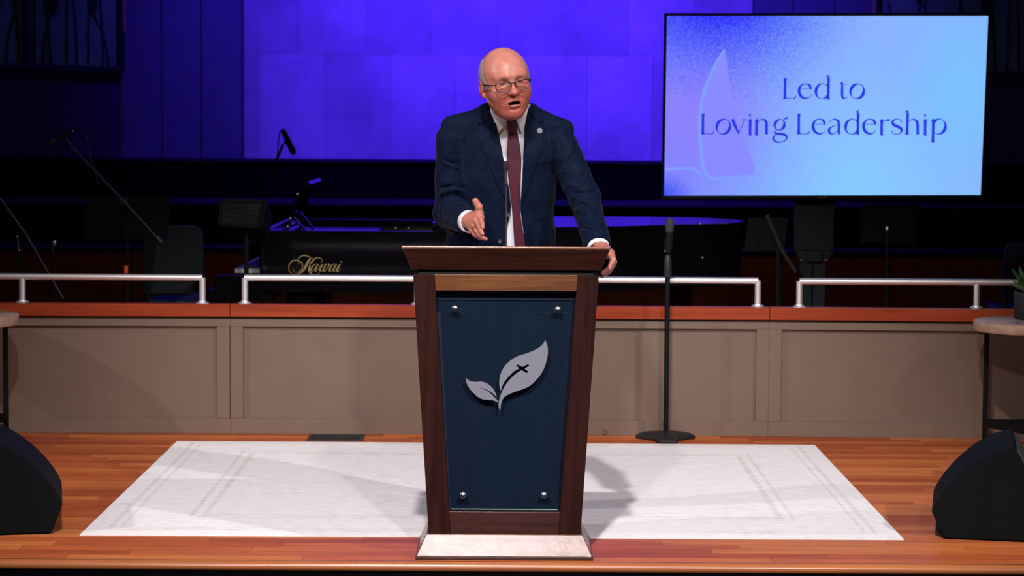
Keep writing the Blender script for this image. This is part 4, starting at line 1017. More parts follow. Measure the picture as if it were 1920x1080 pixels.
def poly2(x, y, pts):
    """signed distance to a 2-D polygon"""
    P_ = np.asarray(pts, float); n = len(P_); d = np.full(x.shape, 1e9); s = np.ones(x.shape)
    for i in range(n):
        a, b = P_[i], P_[i-1]; ex, ey = b-a; wx, wy = x-a[0], y-a[1]
        t = np.clip((wx*ex+wy*ey)/(ex*ex+ey*ey+1e-12), 0, 1); d = np.minimum(d, (wx-ex*t)**2+(wy-ey*t)**2)
        c1 = y >= a[1]; c2 = y < b[1]; c3 = ex*wy > ey*wx
        fl = (c1 & c2 & c3) | (~c1 & ~c2 & ~c3); s = np.where(fl, -s, s)
    return s*np.sqrt(d)
def near(p, lo, hi, f, mg=.05):
    """evaluate f only when the points come near its box, else a safe distance to the box"""
    lo = np.asarray(lo, float); hi = np.asarray(hi, float)
    out = nrm(np.maximum(np.maximum(lo-p, p-hi), 0))+mg*.5
    m = (out < mg)
    if m.any(): out = out.copy(); out[m] = f(p[m])
    return out

# ---------------------------------------------------------------- head
HS = 1.055
HC = P(948, 156.5, 8.50)
HR = rot('z', math.radians(14)) @ rot('x', math.radians(3.5)) @ rot('y', math.radians(-8.5))
tohead = lambda p: ((p-HC) @ HR)/HS
fromhead = lambda q: HC+(HR @ (np.asarray(q, float)*HS))
def skull(p):
    q = p.copy(); ax = np.abs(q[:, 0]); s = q.copy(); s[:, 0] = ax
    d = ell(q, (0, .012, .030), (.0870, .103, .0980))
    d = smin(d, ell(q, (0, -.040, .026), (.060, .060, .064)), .035)       # forehead
    d = smin(d, ell(q, (0, -.022, -.030), (.0735, .074, .076)), .025)      # face
    d = smin(d, ell(s, (.033, -.028, -.060), (.036, .046, .036)), .03)    # jowls
    d = smin(d, ell(q, (0, -.066, -.098), (.030, .026, .024)), .025)      # chin
    d = smin(d, ell(q, (0, -.028, -.099), (.046, .050, .027)), .03)       # double chin
    return d
def face(p):
    q = p; ax = np.abs(q[:, 0]); s = q.copy(); s[:, 0] = ax
    d = skull(p)
    d = smin(d, rc(s, (.012, -.090, .028), (.046, -.076, .031), .013, .012), .016)     # brow
    d = smin(d, ell(s, (.046, -.062, -.030), (.028, .026, .026)), .02)                  # cheeks
    d = smax(d, -ell(s, (.0315, -.106, .009), (.019, .019, .0120)), .012)                # sockets
    d = smin(d, ell(s, (.0315, -.0765, .0075), (.0175, .0162, .0130)), .005)               # lids
    d = smin(d, rc(s, (.018, -.088, -.009), (.044, -.080, -.010), .005, .005), .010)     # bags
    d = smax(d, -ell(s, (.0315, -.088, .0055), (.0115, .012, .0018)), .0012)
    # nose
    n = rc(q, (0, -.090, .014), (0, -.113, -.0225), .0078, .0112)
    n = smin(n, ell(q, (0, -.1150, -.0275), (.0132, .0140, .0115)), .008)
    n = smin(n, ell(s, (.0135, -.103, -.0305), (.0078, .0110, .0082)), .006)
    n = smax(n, -ell(s, (.0072, -.110, -.0385), (.0042, .0065, .0045)), .003)
    d = smin(d, n, .010)
    # muzzle, lips, open mouth
    d = smin(d, ell(q, (0, -.078, -.062), (.034, .022, .026)), .018)
    d = smax(d, -rc(s, (.0195, -.1040, -.037), (.0385, -.0905, -.066), .0042, .0034), .008)  # nasolabial fold
    d = smax(d, -rc(q, (0, -.1045, -.044), (0, -.103, -.0515), .0022, .0025), .005)
    op = ell(q, (0, -.094, -.0665), (.0230, .030, .0074))
    d = smin(d, chain(s, [(0, -.1005, -.0570), (.010, -.0995, -.0568), (.0275, -.0885, -.0640)], [.0040, .0040, .0024]), .004)
    d = smin(d, chain(s, [(0, -.0990, -.0770), (.011, -.0970, -.0758), (.0275, -.0880, -.0655)], [.0056, .0050, .0024]), .004)
    d = smax(d, -op, .0025)
    d = smax(d, -rc(s, (0, -.0985, -.0880), (.014, -.094, -.0870), .0015, .0010), .010)     # under lip
    # frown lines and forehead creases
    # ears
    e = ell(s, (.0870, .016, -.006), (.0085, .0185, .0315))
    e = smin(e, ell(s, (.083, .006, -.034), (.0075, .010, .011)), .006)
    e = smax(e, -ell(s, (.0975, .012, -.001), (.0085, .0105, .0180)), .004)
    d = smin(d, e, .007)
    return d
headf = lambda p: face(tohead(p))*HS
NK0 = np.array([-.002, 8.585, 1.60]); NK1 = np.array([-.008, 8.685, 1.50])
def neckf(p): return rc(p, NK0, NK1, .062, .070)

# ---------------------------------------------------------------- hands
def X(px, py, Y): return P(px, py, Y)
RW = X(877, 415, 8.46)                                     # his right wrist (left in the picture)
def handR(p):
    mc = [X(898, 406, 8.385), X(893, 415, 8.378), X(888.5, 424, 8.385), X(885, 432, 8.398)]
    wr = X(879, 414, 8.452)
    d = None
    for m, r in zip(mc, (.0140, .0138, .013, .0125)):
        e = rc(p, wr, m, .022, r); d = e if d is None else smin(d, e, .010)
    d = smin(d, chain(p, [RW, wr], [.026, .024]), .010)
    th = [X(884, 405, 8.452), X(898, 400, 8.415), X(898, 388, 8.400), X(891.5, 377, 8.395)]
    d = smin(d, rc(p, th[0], th[1], .018, .0155), .014)
    d = smin(d, rc(p, th[1], X(902.5, 409, 8.380), .0145, .0120), .010)       # web
    fg = [([mc[0], X(902.5, 415, 8.345), X(904.5, 421, 8.322), X(905.0, 426, 8.304)], (.0105, .0098, .0090, .0078)),
          ([mc[1], X(898.5, 425, 8.335), X(901.5, 432, 8.310), X(904.5, 438.5, 8.292)], (.0105, .0098, .0090, .0078)),
          ([mc[2], X(894.0, 434, 8.342), X(899.5, 440.5, 8.318), X(906.5, 446, 8.300)], (.0102, .0094, .0087, .0075)),
          ([mc[3], X(890.0, 440.0, 8.365), X(899.0, 445.0, 8.347), X(911.0, 448.0, 8.330)], (.0095, .0085, .0078, .0068))]
    fd = None
    for pts, r in fg:
        e = chain(p, pts, r, .003); fd = e if fd is None else smin(fd, e, .0016)
    d = smin(d, fd, .006)
    t2 = chain(p, th[1:], [.0170, .0140, .0122], .004)
    d = smin(d, t2, .008)
    return d
LWr = X(1124, 464, 8.385)                                  # his left wrist
def handL(p):
    wr = X(1131, 467, 8.330)
    mc = [X(1142, 473, 8.200), X(1146, 475, 8.222), X(1147, 479, 8.245), X(1146, 484, 8.268)]
    pip = [X(1150, 488, 8.150), X(1151.5, 491, 8.178), X(1150.5, 495, 8.206), X(1147, 499, 8.236)]
    dip = [X(1142.5, 503, 8.140), X(1143, 506, 8.168), X(1141.5, 509, 8.196), X(1139, 510, 8.226)]
    tip = [X(1130, 512, 8.140), X(1129.5, 515, 8.165), X(1129, 517, 8.192), X(1130, 516, 8.220)]
    d = None
    for m, r in zip(mc, (.0135, .0135, .013, .0125)):
        e = rc(p, wr, m, .021, r); d = e if d is None else smin(d, e, .010)
    d = smin(d, rc(p, LWr, wr, .026, .024), .01)
    fd = None
    for i in range(4):
        e = chain(p, [mc[i], pip[i], dip[i], tip[i]], (.0112, .0106, .0094, .0080), .003); fd = e if fd is None else smin(fd, e, .0016)
    d = smin(d, fd, .005)
    th = chain(p, [wr, X(1124, 473, 8.280), X(1118, 471, 8.230), X(1112, 468.5, 8.185)], (.018, .0135, .0115, .0095), .004)
    return smin(d, th, .010)

# ---------------------------------------------------------------- arms and trunk
SHR, ELR, WRR = X(850, 262, 8.69), X(843, 398, 8.70), X(878, 415, 8.482)
SHL, ELL, WRL = X(1046, 262, 8.68), X(1096, 372, 8.60), X(1121, 462, 8.405)
TZ = np.array([.70, .78, .95, 1.08, 1.20, 1.32, 1.42, 1.48, 1.53, 1.57, 1.605, 1.63])
TA = np.array([.205, .215, .212, .213, .203, .203, .205, .205, .175, .128, .098, .085])
TB = np.array([.145, .150, .158, .160, .157, .148, .132, .115, .098, .085, .078, .072])
TX = np.array([-.03, -.03, -.03, -.032, -.025, -.018, -.012, -.008, -.005, -.003, -.003, -.003])
TY = np.array([8.80, 8.80, 8.79, 8.765, 8.745, 8.72, 8.70, 8.70, 8.70, 8.692, 8.67, 8.66])
ZD = np.linspace(.60, 1.75, 400)
def _sm(tab):
    v = np.interp(ZD, TZ, tab); k = np.exp(-.5*(np.arange(-24, 25)/8.)**2); k /= k.sum(); return np.convolve(np.pad(v, 24, mode='edge'), k, 'valid')
TA, TB, TX, TY = [_sm(t) for t in (TA, TB, TX, TY)]; TZ = ZD
def torso(p, sh=0., n=2.35):
    z = p[:, 2]; a = np.interp(z, TZ, TA)-sh; b = np.interp(z, TZ, TB)-sh; x = p[:, 0]-np.interp(z, TZ, TX); y = p[:, 1]-np.interp(z, TZ, TY)
    r = ((np.abs(x)/a)**n+(np.abs(y)/b)**n)**(1/n)
    d = (r-1)*np.minimum(a, b)*.93
    return d
def trunk(p, sh=0., zlo=.80):
    d = torso(p, sh)
    d = smin(d, rc(p, (-.080, 8.70, 1.550), (-.224, 8.69, 1.523), .050-sh, .041-sh), .03)
    d = smin(d, rc(p, (.070, 8.70, 1.551), (.211, 8.685, 1.513), .050-sh, .041-sh), .03)
    return smax(smax(d, zlo-p[:, 2], .01), p[:, 2]-1.612, .01)
def bodyf(p):
    d = near(p, HC-.19, HC+.19, headf, .06)
    d = smin(d, neckf(p), .025)
    t = smax(trunk(p, .032), 1.25-p[:, 2], .02)
    d = smin(d, t, .03)
    for sh, el, wr in ((SHR, ELR, WRR), (SHL, ELL, WRL)):
        d = smin(d, rc(p, sh, el, .045, .036), .02); d = smin(d, rc(p, el, wr, .036, .025), .02)
    d = smin(d, near(p, RW-.23, RW+.19, handR, .05), .012)
    d = smin(d, near(p, LWr-.32, LWr+.20, handL, .05), .012)
    return d

def skin_mat():
    m, nt, b = new_mat('skin')
    a = nd(nt, 'ShaderNodeAttribute', attribute_name='tint')
    tc = nd(nt, 'ShaderNodeTexCoord')
    n = nd(nt, 'ShaderNodeTexNoise', i_Scale=55., i_Detail=5.0); nt.links.new(tc.outputs['Object'], n.inputs['Vector'])
    r = ramp(nt, [(.3, (.64, .55, .53)), (.7, (.76, .68, .66))]); nt.links.new(n.outputs['Fac'], r.inputs[0])
    mx = nd(nt, 'ShaderNodeMix', data_type='RGBA', blend_type='MULTIPLY'); mx.inputs[0].default_value = 1
    nt.links.new(a.outputs['Color'], mx.inputs[6]); nt.links.new(r.outputs[0], mx.inputs[7]); nt.links.new(mx.outputs[2], b.inputs['Base Color'])
    b.inputs['Subsurface Weight'].default_value = .22; b.inputs['Subsurface Radius'].default_value = (1, .35, .2); b.inputs['Subsurface Scale'].default_value = .006
    b.inputs['Roughness'].default_value = .38; b.inputs['Specular IOR Level'].default_value = .36
    n2 = nd(nt, 'ShaderNodeTexNoise', i_Scale=420., i_Detail=2.0); nt.links.new(tc.outputs['Object'], n2.inputs['Vector'])
    bp = nd(nt, 'ShaderNodeBump', i_Strength=.12, i_Distance=.002); nt.links.new(n2.outputs['Fac'], bp.inputs['Height']); nt.links.new(bp.outputs[0], b.inputs['Normal'])
    return m
def skin_tint(V):
    q = tohead(V); c = np.tile(np.array([.66, .290, .235]), (len(V), 1))
    ax = np.abs(q[:, 0]); inh = (nrm(q-np.array([0, 0, 0])) < .17)
    def g(cx, cy, cz, r, sym=True):
        xx = ax if sym else q[:, 0]; return np.exp(-((xx-cx)**2+(q[:, 1]-cy)**2+(q[:, 2]-cz)**2)/(2*r*r))*inh
    def blend(w_, col): nonlocal c; w_ = np.clip(w_, 0, 1)[:, None]; c = c*(1-w_)+np.array(col)*w_
    lower = np.clip((.01-q[:, 2])/.06, 0, 1)*inh; blend(lower*.9, (.50, .125, .09))  # ruddy lower face, with its shading from steep light painted in
    blend(.5*np.ones(len(V))*inh*(q[:, 2] < .05), (.60, .22, .165)); blend(.55*g(.050, -.075, -.030, .022), (.60, .19, .14)); blend(.6*g(0, -.120, -.030, .014), (.66, .22, .17))
    lipd = np.minimum(chain(np.c_[ax, q[:, 1:]], [(0, -.1005, -.0570), (.010, -.0995, -.0568), (.0275, -.0885, -.0640)], [.0040, .0040, .0024]),
                      chain(np.c_[ax, q[:, 1:]], [(0, -.0990, -.0770), (.011, -.0970, -.0758), (.0275, -.0880, -.0655)], [.0056, .0050, .0024]))
    blend(np.clip((.0012-lipd)/.0016, 0, 1)*inh*.9, (.58, .17, .15))
    mo = ell(q, (0, -.094, -.0665), (.0230, .030, .0074)); blend((np.abs(mo) < .0016)*(q[:, 1] > -.0965)*inh*1., (.07, .016, .016))  # dark red mouth inside, the cavity's shade painted into the tint
    ears = ell(np.c_[ax, q[:, 1:]], (.0835, .014, -.008), (.014, .026, .038)); blend((ears < 0)*.8*inh, (.62, .15, .11))
    blend(.45*np.exp(-(((ax-.031)/.016)**2+((q[:, 2]-.0275)/.0045)**2))*(q[:, 1] < -.05)*inh, (.40, .22, .16))
    fr_ = np.clip(1-np.abs(q[:, 1]+.030-.55*np.clip(q[:, 2]-.03, -.1, 1)+.004)/.016, 0, 1)*(q[:, 2] > -.04)*(ax > .03); blend(fr_*.45*inh, (.36, .25, .22))
    hands = ~inh; blend(hands*.25, (.70, .30, .23))
    return c
M['skin'] = skin_mat()
man = empty('person', (-.02, 8.70, .0), 'person in navy suit and maroon tie speaking behind the lectern, right hand held out', 'person')
V, Fc = sdf_mesh(bodyf, (-.37, 8.06, .94), (.42, 8.86, 1.86), .0021)
body = np_mesh('body', V, Fc, M['skin'], man, skin_tint)
# eyes
M['eyew'] = mat('eye_white', (.22, .15, .13), .3); M['iris'] = mat('iris', (.02, .015, .014), .1)
for s in (-1, 1):
    c = fromhead((s*.0315, -.0780, .0065)); e = B().ball(c, .0128*HS, 20).build('eyeball', M['eyew'], body)
    gz = HR @ np.array([.10, -1, -.12]); gz /= np.linalg.norm(gz)
    B().lathe([(0, -.002), (.0066, -.002), (.0062, .0003), (.003, .0009), (0, .0010)], c+gz*.0128*HS*.93, gz, 18).build('iris', M['iris'], e)
# teeth
M['teeth'] = mat('teeth', (.45, .40, .36), .3)
V, Fc = sdf_mesh(lambda p: (lambda q: np.maximum(np.abs(ell(q, (0, -.062, -.0665), (.024, .030, .03)))-.0025, np.maximum(np.abs(q[:, 2]+.0755)-.0030, q[:, 1]+.072)))(tohead(p))*HS, HC-.13, HC+.13, .0016, 12)
np_mesh('lower_teeth', V, Fc, M['teeth'], body)
# close-cropped grey hair round the sides and back
def hair(p):
    q = tohead(p); ax = np.abs(q[:, 0]); s = np.c_[ax, q[:, 1:]]
    wob = .0022*np.sin(q[:, 2]*130+q[:, 1]*60)*np.sin(q[:, 1]*110)
    tpr = np.clip(-np.maximum(-(q[:, 1]+.030-.55*np.clip(q[:, 2]-.03, -.1, 1)), (q[:, 2]-.090-.25*np.clip(q[:, 1], -.05, .1))-(ax-.062)*.9)/.022, 0, 1)
    shell = skull(q)+.0010-.0040*np.sqrt(tpr)-.002*np.sin(q[:, 1]*900+q[:, 2]*300)*.3
    edge = .030-.55*np.clip(q[:, 2]-.03, -.1, 1)           # front hairline runs back as it climbs
    front = -(q[:, 1]+edge)+wob                              # keep y > -edge
    top = (q[:, 2]-.090-.25*np.clip(q[:, 1], -.05, .1))+wob-(ax-.062)*.9
    low = -(q[:, 2]+.014)
    beh = -(q[:, 2]+.075)
    low = np.where(q[:, 1] > .030, beh, low)
    burn = np.maximum(low, front)
    return np.maximum.reduce([shell, -(skull(q)+.006), front, top, low])*HS
def hair_mat():
    m, nt, b = new_mat('grey_hair')
    tc = nd(nt, 'ShaderNodeTexCoord'); mp = nd(nt, 'ShaderNodeMapping'); mp.inputs['Scale'].default_value = (1, .5, .35); nt.links.new(tc.outputs['Object'], mp.inputs[0])
    n = nd(nt, 'ShaderNodeTexNoise', i_Scale=380., i_Detail=3.0); nt.links.new(mp.outputs[0], n.inputs['Vector'])
    r = ramp(nt, [(.3, (.15, .105, .09)), (.7, (.33, .25, .235))]); nt.links.new(n.outputs['Fac'], r.inputs[0]); nt.links.new(r.outputs[0], b.inputs['Base Color'])
    bp = nd(nt, 'ShaderNodeBump', i_Strength=.5, i_Distance=.003); nt.links.new(n.outputs['Fac'], bp.inputs['Height']); nt.links.new(bp.outputs[0], b.inputs['Normal'])
    b.inputs['Roughness'].default_value = .75
    return m
V, Fc = sdf_mesh(hair, HC-.17, HC+.17, .0022)
np_mesh('hair', V, Fc, hair_mat(), man)
# glasses
M['frame'] = mat('dark_navy_acetate', (.008, .007, .016), .35)
gl = bpy.data.objects.new('glasses', None); COL.objects.link(gl); gl.parent = man
def lensp(s, k=1., y=-.112):
    base = [(-.0250, .0105), (-.012, .0150), (.010, .0155), (.0245, .0135), (.0262, .004), (.0225, -.0115), (.010, -.0175), (-.010, -.0180), (-.0215, -.0125), (-.0258, -.001)]
    return [np.array([s*(.0348+u*k*1.06), y+.10*max(0, abs(.0345+u*k)-.02), -.0030+v*k]) for u, v in base]
for s in (-1, 1):
    lp = [fromhead(q) for q in catmull(lensp(s), 5, True)]
    B().tube(lp+[lp[0], lp[1]], .00135*HS, 8, False).build('lens_rim', M['frame'], gl)
    up = [fromhead(q) for q in catmull([lensp(s)[i] for i in (9, 0, 1, 2, 3, 4)], 5)]
    B().tube(up, .0022*HS, 8).build('brow_bar', M['frame'], gl)
    ci, co_ = [fromhead(q+np.array([0, -.0004, 0])) for q in catmull(lensp(s, .97), 5, True)], [fromhead(q+np.array([0, .0004, 0])) for q in catmull(lensp(s, .97), 5, True)]
    n = len(ci); ff = [list(range(n)), list(range(n, 2*n))[::-1]]+[(i, n+i, n+(i+1) % n, (i+1) % n) for i in range(n)]
    link('lens', ci+co_, ff, M['lens'], gl, False)
    B().tube([fromhead(q) for q in catmull([(s*.0600, -.1085, .0065), (s*.070, -.100, .0070), (s*.0775, -.070, .0068), (s*.0845, -.020, .0075), (s*.0860, .008, .009), (s*.0860, .028, -.006)], 6)], [.0022*HS]*31, 8).build('temple_arm', M['frame'], gl)
B().tube([fromhead(q) for q in catmull([(-.0105, -.1125, .0070), (-.005, -.1150, .0085), (.005, -.1150, .0085), (.0105, -.1125, .0070)], 5)], .0018*HS, 8).build('bridge', M['frame'], gl)
def outside(q, m=.0022):
    q = np.array(q, float)
    for _ in range(12):
        if face(q[None])[0] > m: break
        q = q+np.array([-.0015, -.0006, 0])
    return q
# flesh coloured headset microphone along his right cheek
B().tube([fromhead(q) for q in catmull([outside(q) for q in ((-.0850, .000, -.030), (-.0780, -.018, -.040), (-.0740, -.034, -.050), (-.0680, -.048, -.060), (-.064, -.055, -.066))], 6)], [.0007]*22+[.0013]*3, 8).build('headset_microphone', mat('headset_boom', (.50, .26, .18), .5), man)

# ---------------------------------------------------------------- clothing
# outline of the opening of the jacket and of the lapels, where they lie on the chest (traced points, cut through to the shirt)
OPEN = [(905, 170), (914, 196), (919, 207), (930, 228), (938, 265), (944.5, 300), (951, 335), (955.5, 360), (958, 384), (957, 400), (951, 425), (949.5, 465), (947, 600), (993, 600), (986, 465), (984, 450), (979, 415), (976, 395), (976, 380), (979, 340), (981, 295), (984.5, 240), (991, 205), (997, 193), (1003, 170)]
def w2(p): return proj(p)
PXM = 1/488.
def folds(p):
    """soft creases: pulls on the sleeves and across the chest"""
    out = np.zeros(len(p))
    for sh, el, wr, ph in ((SHR, ELR, WRR, .3), (SHL, ELL, WRL, 1.9)):
        ab = el-sh; t = np.clip(((p-sh)@ab)/(ab@ab), 0, 1); d1 = nrm(p-sh-t[:, None]*ab)
        bc = wr-el; t2 = np.clip(((p-el)@bc)/(bc@bc), 0, 1); d2 = nrm(p-el-t2[:, None]*bc)
        L = np.where(d1 < d2, t*np.linalg.norm(ab), np.linalg.norm(ab)+t2*np.linalg.norm(bc))
        ang = p[:, 0]*16+p[:, 1]*11
        u = L*95+2.6*np.sin(ang+ph)+2.0*np.sin(p[:, 0]*41+ph*3+p[:, 2]*24)
        env = np.exp(-((L-np.linalg.norm(ab))/.12)**2)*1.0+.30+.35*np.exp(-((L-.02)/.05)**2)
        ridge = (1-np.abs(np.sin(u/2)))**1.6
        m = np.clip(1-np.minimum(d1, d2)/.10, 0, 1)
        out += m*env*(ridge-.3)*.0105*np.clip(.5+.9*np.sin(p[:, 0]*33+p[:, 2]*27+p[:, 1]*25+ph), .05, 1.3)
    out += .0016*np.sin(p[:, 2]*38+p[:, 0]*22+2*np.sin(p[:, 0]*19))
    return out
def sleeve(p, sh, el, wr, hollow=True):
    d = smin(rc(p, sh, el, .067, .060), rc(p, el, wr, .060, .0500), .02)
    ax = wr-el; ax = ax/np.linalg.norm(ax)
    cut = (p-wr)@ax; d = smax(d, cut, .006)
    inner = np.maximum(rc(p, el, wr+ax*.05, .045, .0405), -(cut+.035))
    return d, inner
def ncone(p, r0, r1):
    ax = NK0-NK1; t = ((p-NK1)@ax)/(ax@ax); return nrm(p-NK1-t[:, None]*ax)-(r0+(r1-r0)*np.clip(t, -.3, 1.3)), t
def stand(p):
    c, t = ncone(p, .089, .0770); return smax(smax(c, -(t+.3)*.13, .004), (t-.86-.9*(p[:, 1]-8.64))*.13, .006)
CREASE = []
def jacketf(p):
    px, py = w2(p)
    d = trunk(p, 0., .765)
    # seams between sleeve and body stay as soft grooves
    dR, iR = sleeve(p, SHR, ELR, WRR); dL, iL = sleeve(p, SHL, ELL, WRL)
    d = smin(d, dR, .007); d = smin(d, dL, .007)
    d = d-folds(p)
    for pts, r in CREASE:
        lo = np.min(pts, 0)-.05; hi = np.max(pts, 0)+.05
        if (p.min(0) < hi).all() and (p.max(0) > lo).all():
            d = smax(d, -chain(p, pts, [.0015]+[r]*(len(pts)-2)+[.0015]), .014)
            off = np.array([0, -.001, -.012]); d = smin(d, chain(p, [q+off for q in pts], [.0005]+[r*.6]*(len(pts)-2)+[.0005]), .016)
    # stand of the collar round the neck
    d = smin(d, stand(p), .008); c, t = ncone(p, .079, .0715); d = smax(d, -c, .003)
    po = poly2(px, py, OPEN)*PXM
    front = p[:, 1]-np.interp(p[:, 2], TZ, TY)
    d = smax(d, -np.maximum(po, front+.01), .003)
    return d
def cloth(name, col, col2, scale, rough=.8, sheen=.2):
    m, nt, b = new_mat(name)
    tc = nd(nt, 'ShaderNodeTexCoord')
    wv = nd(nt, 'ShaderNodeTexNoise', i_Scale=scale, i_Detail=4.0); nt.links.new(tc.outputs['Object'], wv.inputs['Vector'])
    r = ramp(nt, [(.35, col), (.65, col2)]); nt.links.new(wv.outputs['Fac'], r.inputs[0])
    ch = nd(nt, 'ShaderNodeTexBrick', offset=0.); ch.inputs['Color1'].default_value = ch.inputs['Color2'].default_value = (1, 1, 1, 1); ch.inputs['Mortar'].default_value = (1.14, 1.14, 1.16, 1)
    for k, v in (('Scale', 1), ('Mortar Size', .0012), ('Brick Width', .045), ('Row Height', .055)): ch.inputs[k].default_value = v
    sx = nd(nt, 'ShaderNodeSeparateXYZ'); cx = nd(nt, 'ShaderNodeCombineXYZ'); nt.links.new(tc.outputs['Object'], sx.inputs[0]); nt.links.new(sx.outputs['X'], cx.inputs[0]); nt.links.new(sx.outputs['Z'], cx.inputs[1]); nt.links.new(cx.outputs[0], ch.inputs['Vector'])
    mx = nd(nt, 'ShaderNodeMix', data_type='RGBA', blend_type='MULTIPLY'); mx.inputs[0].default_value = 1 if name == 'navy_worsted' else 0
    nt.links.new(r.outputs[0], mx.inputs[6]); nt.links.new(ch.outputs['Color'], mx.inputs[7]); nt.links.new(mx.outputs[2], b.inputs['Base Color'])
    b.inputs['Roughness'].default_value = rough; b.inputs['Specular IOR Level'].default_value = .07; b.inputs['Sheen Weight'].default_value = sheen; b.inputs['Sheen Roughness'].default_value = .4
    n2 = nd(nt, 'ShaderNodeTexNoise', i_Scale=900., i_Detail=1.0); nt.links.new(tc.outputs['Object'], n2.inputs['Vector'])
    bp = nd(nt, 'ShaderNodeBump', i_Strength=.15, i_Distance=.002); nt.links.new(n2.outputs['Fac'], bp.inputs['Height']); nt.links.new(bp.outputs[0], b.inputs['Normal'])
    return m
M['navy'] = cloth('navy_worsted', (.0016, .0052, .0185), (.0030, .0080, .0255), 30, .7, .03)
M['shirt'] = cloth('white_poplin', (.70, .70, .75), (.75, .75, .80), 20, .7, 0)
def on_surf(px, py, f, lift=0.):
    d = ray(px, py); t = np.linspace(8.30, 8.85, 700)/d[1]; pts = CC+d[None]*t[:, None]; s_ = f(pts); return pts[np.argmax(s_ < lift)]
def arms0(p): return smin(smin(trunk(p, 0., .765), sleeve(p, SHR, ELR, WRR)[0], .007), sleeve(p, SHL, ELL, WRL)[0], .007)
CR = [([(1056, 366), (1076, 364), (1101, 361), (1114, 357)], .0060), ([(1078, 343), (1090, 333), (1099, 324)], .0045), ([(1088, 404), (1105, 409), (1123, 400)], .0055),
      ([(1090, 427), (1113, 432), (1130, 427)], .005), ([(1060, 310), (1070, 297), (1080, 284)], .003), ([(1046, 262), (1049, 275), (1051, 292)], .0020),
      ([(812, 297), (834, 301), (856, 309)], .0020), ([(814, 362), (828, 354), (849, 349), (868, 352)], .0055), ([(869, 268), (867, 290), (867, 314), (870, 338)], .0030),
      ([(826, 375), (842, 366), (858, 366), (872, 376)], .0040),
      ([(1062, 384), (1084, 386), (1108, 380)], .0035)]
CREASE_ = [([on_surf(a, b, arms0) for a, b in pts], r) for pts, r in CR]
CREASE += CREASE_
V, Fc = sdf_mesh(jacketf, (-.36, 8.28, .75), (.36, 8.90, 1.63), .0034)
jk = np_mesh('jacket', V, Fc, M['navy'], man)
def draped(poly, surf, t0, th, h=.0018, yr=(8.40, 8.72), name='lapel', m=None, parent=None, r=.0008):
    P_ = np.array(poly); c = [X(a, b, 8.58) for a, b in poly]; c = np.array(c)
    lo = c.min(0)-.012; hi = c.max(0)+.012; lo[1] = yr[0]; hi[1] = yr[1]
    def f(p):
        px, py = w2(p); a = poly2(px, py, P_)*PXM
        s_d = surf(p); return smax(a, np.abs(s_d-t0-th/2)-th/2, r)
    def coarse(p): return f(p)
    V, Fc = sdf_mesh(coarse, lo, hi, h, 10, 2.2)
    return np_mesh(name, V, Fc, m, parent)
def chest(p):
    d = smin(smin(trunk(p, 0., .765), sleeve(p, SHR, ELR, WRR)[0], .007), sleeve(p, SHL, ELL, WRL)[0], .007)-.0016*np.sin(p[:, 2]*38+p[:, 0]*22+2*np.sin(p[:, 0]*19))
    return smin(d, stand(p), .008)
lapL = [(905, 232), (897, 240), (892.5, 246), (898, 262), (909, 288), (922, 320), (936, 353), (948, 374), (956, 386), (957.5, 384), (955, 358), (950.5, 333), (944, 299), (937.5, 264), (929.5, 229), (921, 212), (914, 218)]
colL = [(912, 193), (905, 206), (901, 218), (896, 229), (904.5, 235), (913, 226), (921, 213), (917, 203)]
lapR = [(1008, 229), (1015, 238), (1021.5, 235), (1020, 255), (1013, 285), (1006, 305), (997, 333), (987, 360), (977, 384), (976, 378), (979, 340), (981.5, 295), (985, 240), (990, 212), (1000, 220)]
colR = [(999, 192), (1006, 200), (1013, 212), (1018.5, 223), (1010, 231), (1001, 222), (990, 211), (993, 200)]
for pl in (lapL, lapR): draped(pl, chest, .0005, .0055, name='lapel', m=M['navy'], parent=jk)
for pl in (colL, colR): draped(pl, chest, .0015, .0075, name='jacket_collar', m=M['navy'], parent=jk, yr=(8.45, 8.665))
draped([(1006, 302), (1042, 290), (1043, 299), (1007, 311)], chest, -.001, .0035, name='breast_pocket', m=M['navy'], parent=jk)
draped([(1036, 429), (1056, 426), (1064, 450), (1041, 453)], chest, -.001, .005, name='pocket_flap', m=M['navy'], parent=jk)
def on_chest(px, py, lift=.0):
    d = ray(px, py); t = np.linspace(8.35, 8.8, 600)/d[1]; pts = CC+d[None]*t[:, None]; s = chest(pts); i = np.argmax(s < lift); return pts[i]
M['button'] = mat('navy_button', (.006, .009, .018), .5)
for px, py in ((937, 452), (952.5, 402)):
    B().lathe([(0, 0), (.0085, 0), (.0095, .002), (.008, .0035), (.0055, .0028), (0, .0028)], on_chest(px, py, .001)+np.array([0, -.001, 0]), (0, -1, .1), 20).build('button', M['button'], jk)
pc = on_chest(1012, 245, .007)
B().lathe([(0, 0), (.0092, 0), (.0100, .001), (.0098, .0022), (.0088, .0026), (.0082, .0018), (0, .0018)], pc, (.15, -1, .2), 24).build('lapel_pin', mat('pin_enamel', (.10, .12, .16), .3), jk)
lp_ = B(); ex = np.array([1, .1, .0]); ez = np.array([0, .15, 1]); oo = pc+np.array([0, -.0026, 0])
for s in ([(-.006, -.002, .002), (-.001, .001, .003), (.002, .006, .002)], [(.001, .001, .002), (.004, -.003, .003), (.006, -.001, .002)], [(-.005, -.005, .002), (0, -.006, .0025), (.005, -.005, .002)]):
    pen_pts = [np.array(q) for q in s]; lp_.tube([oo+ex*q[0]+ez*q[1] for q in pen_pts], .0008, 6)
lp_.lathe([(.0088, -.001), (.0103, -.001), (.0103, .0006), (.0088, .0006)], oo, (.15, -1, .2), 24, True)
lp_.build('pin_motif', M['emblem'], jk)
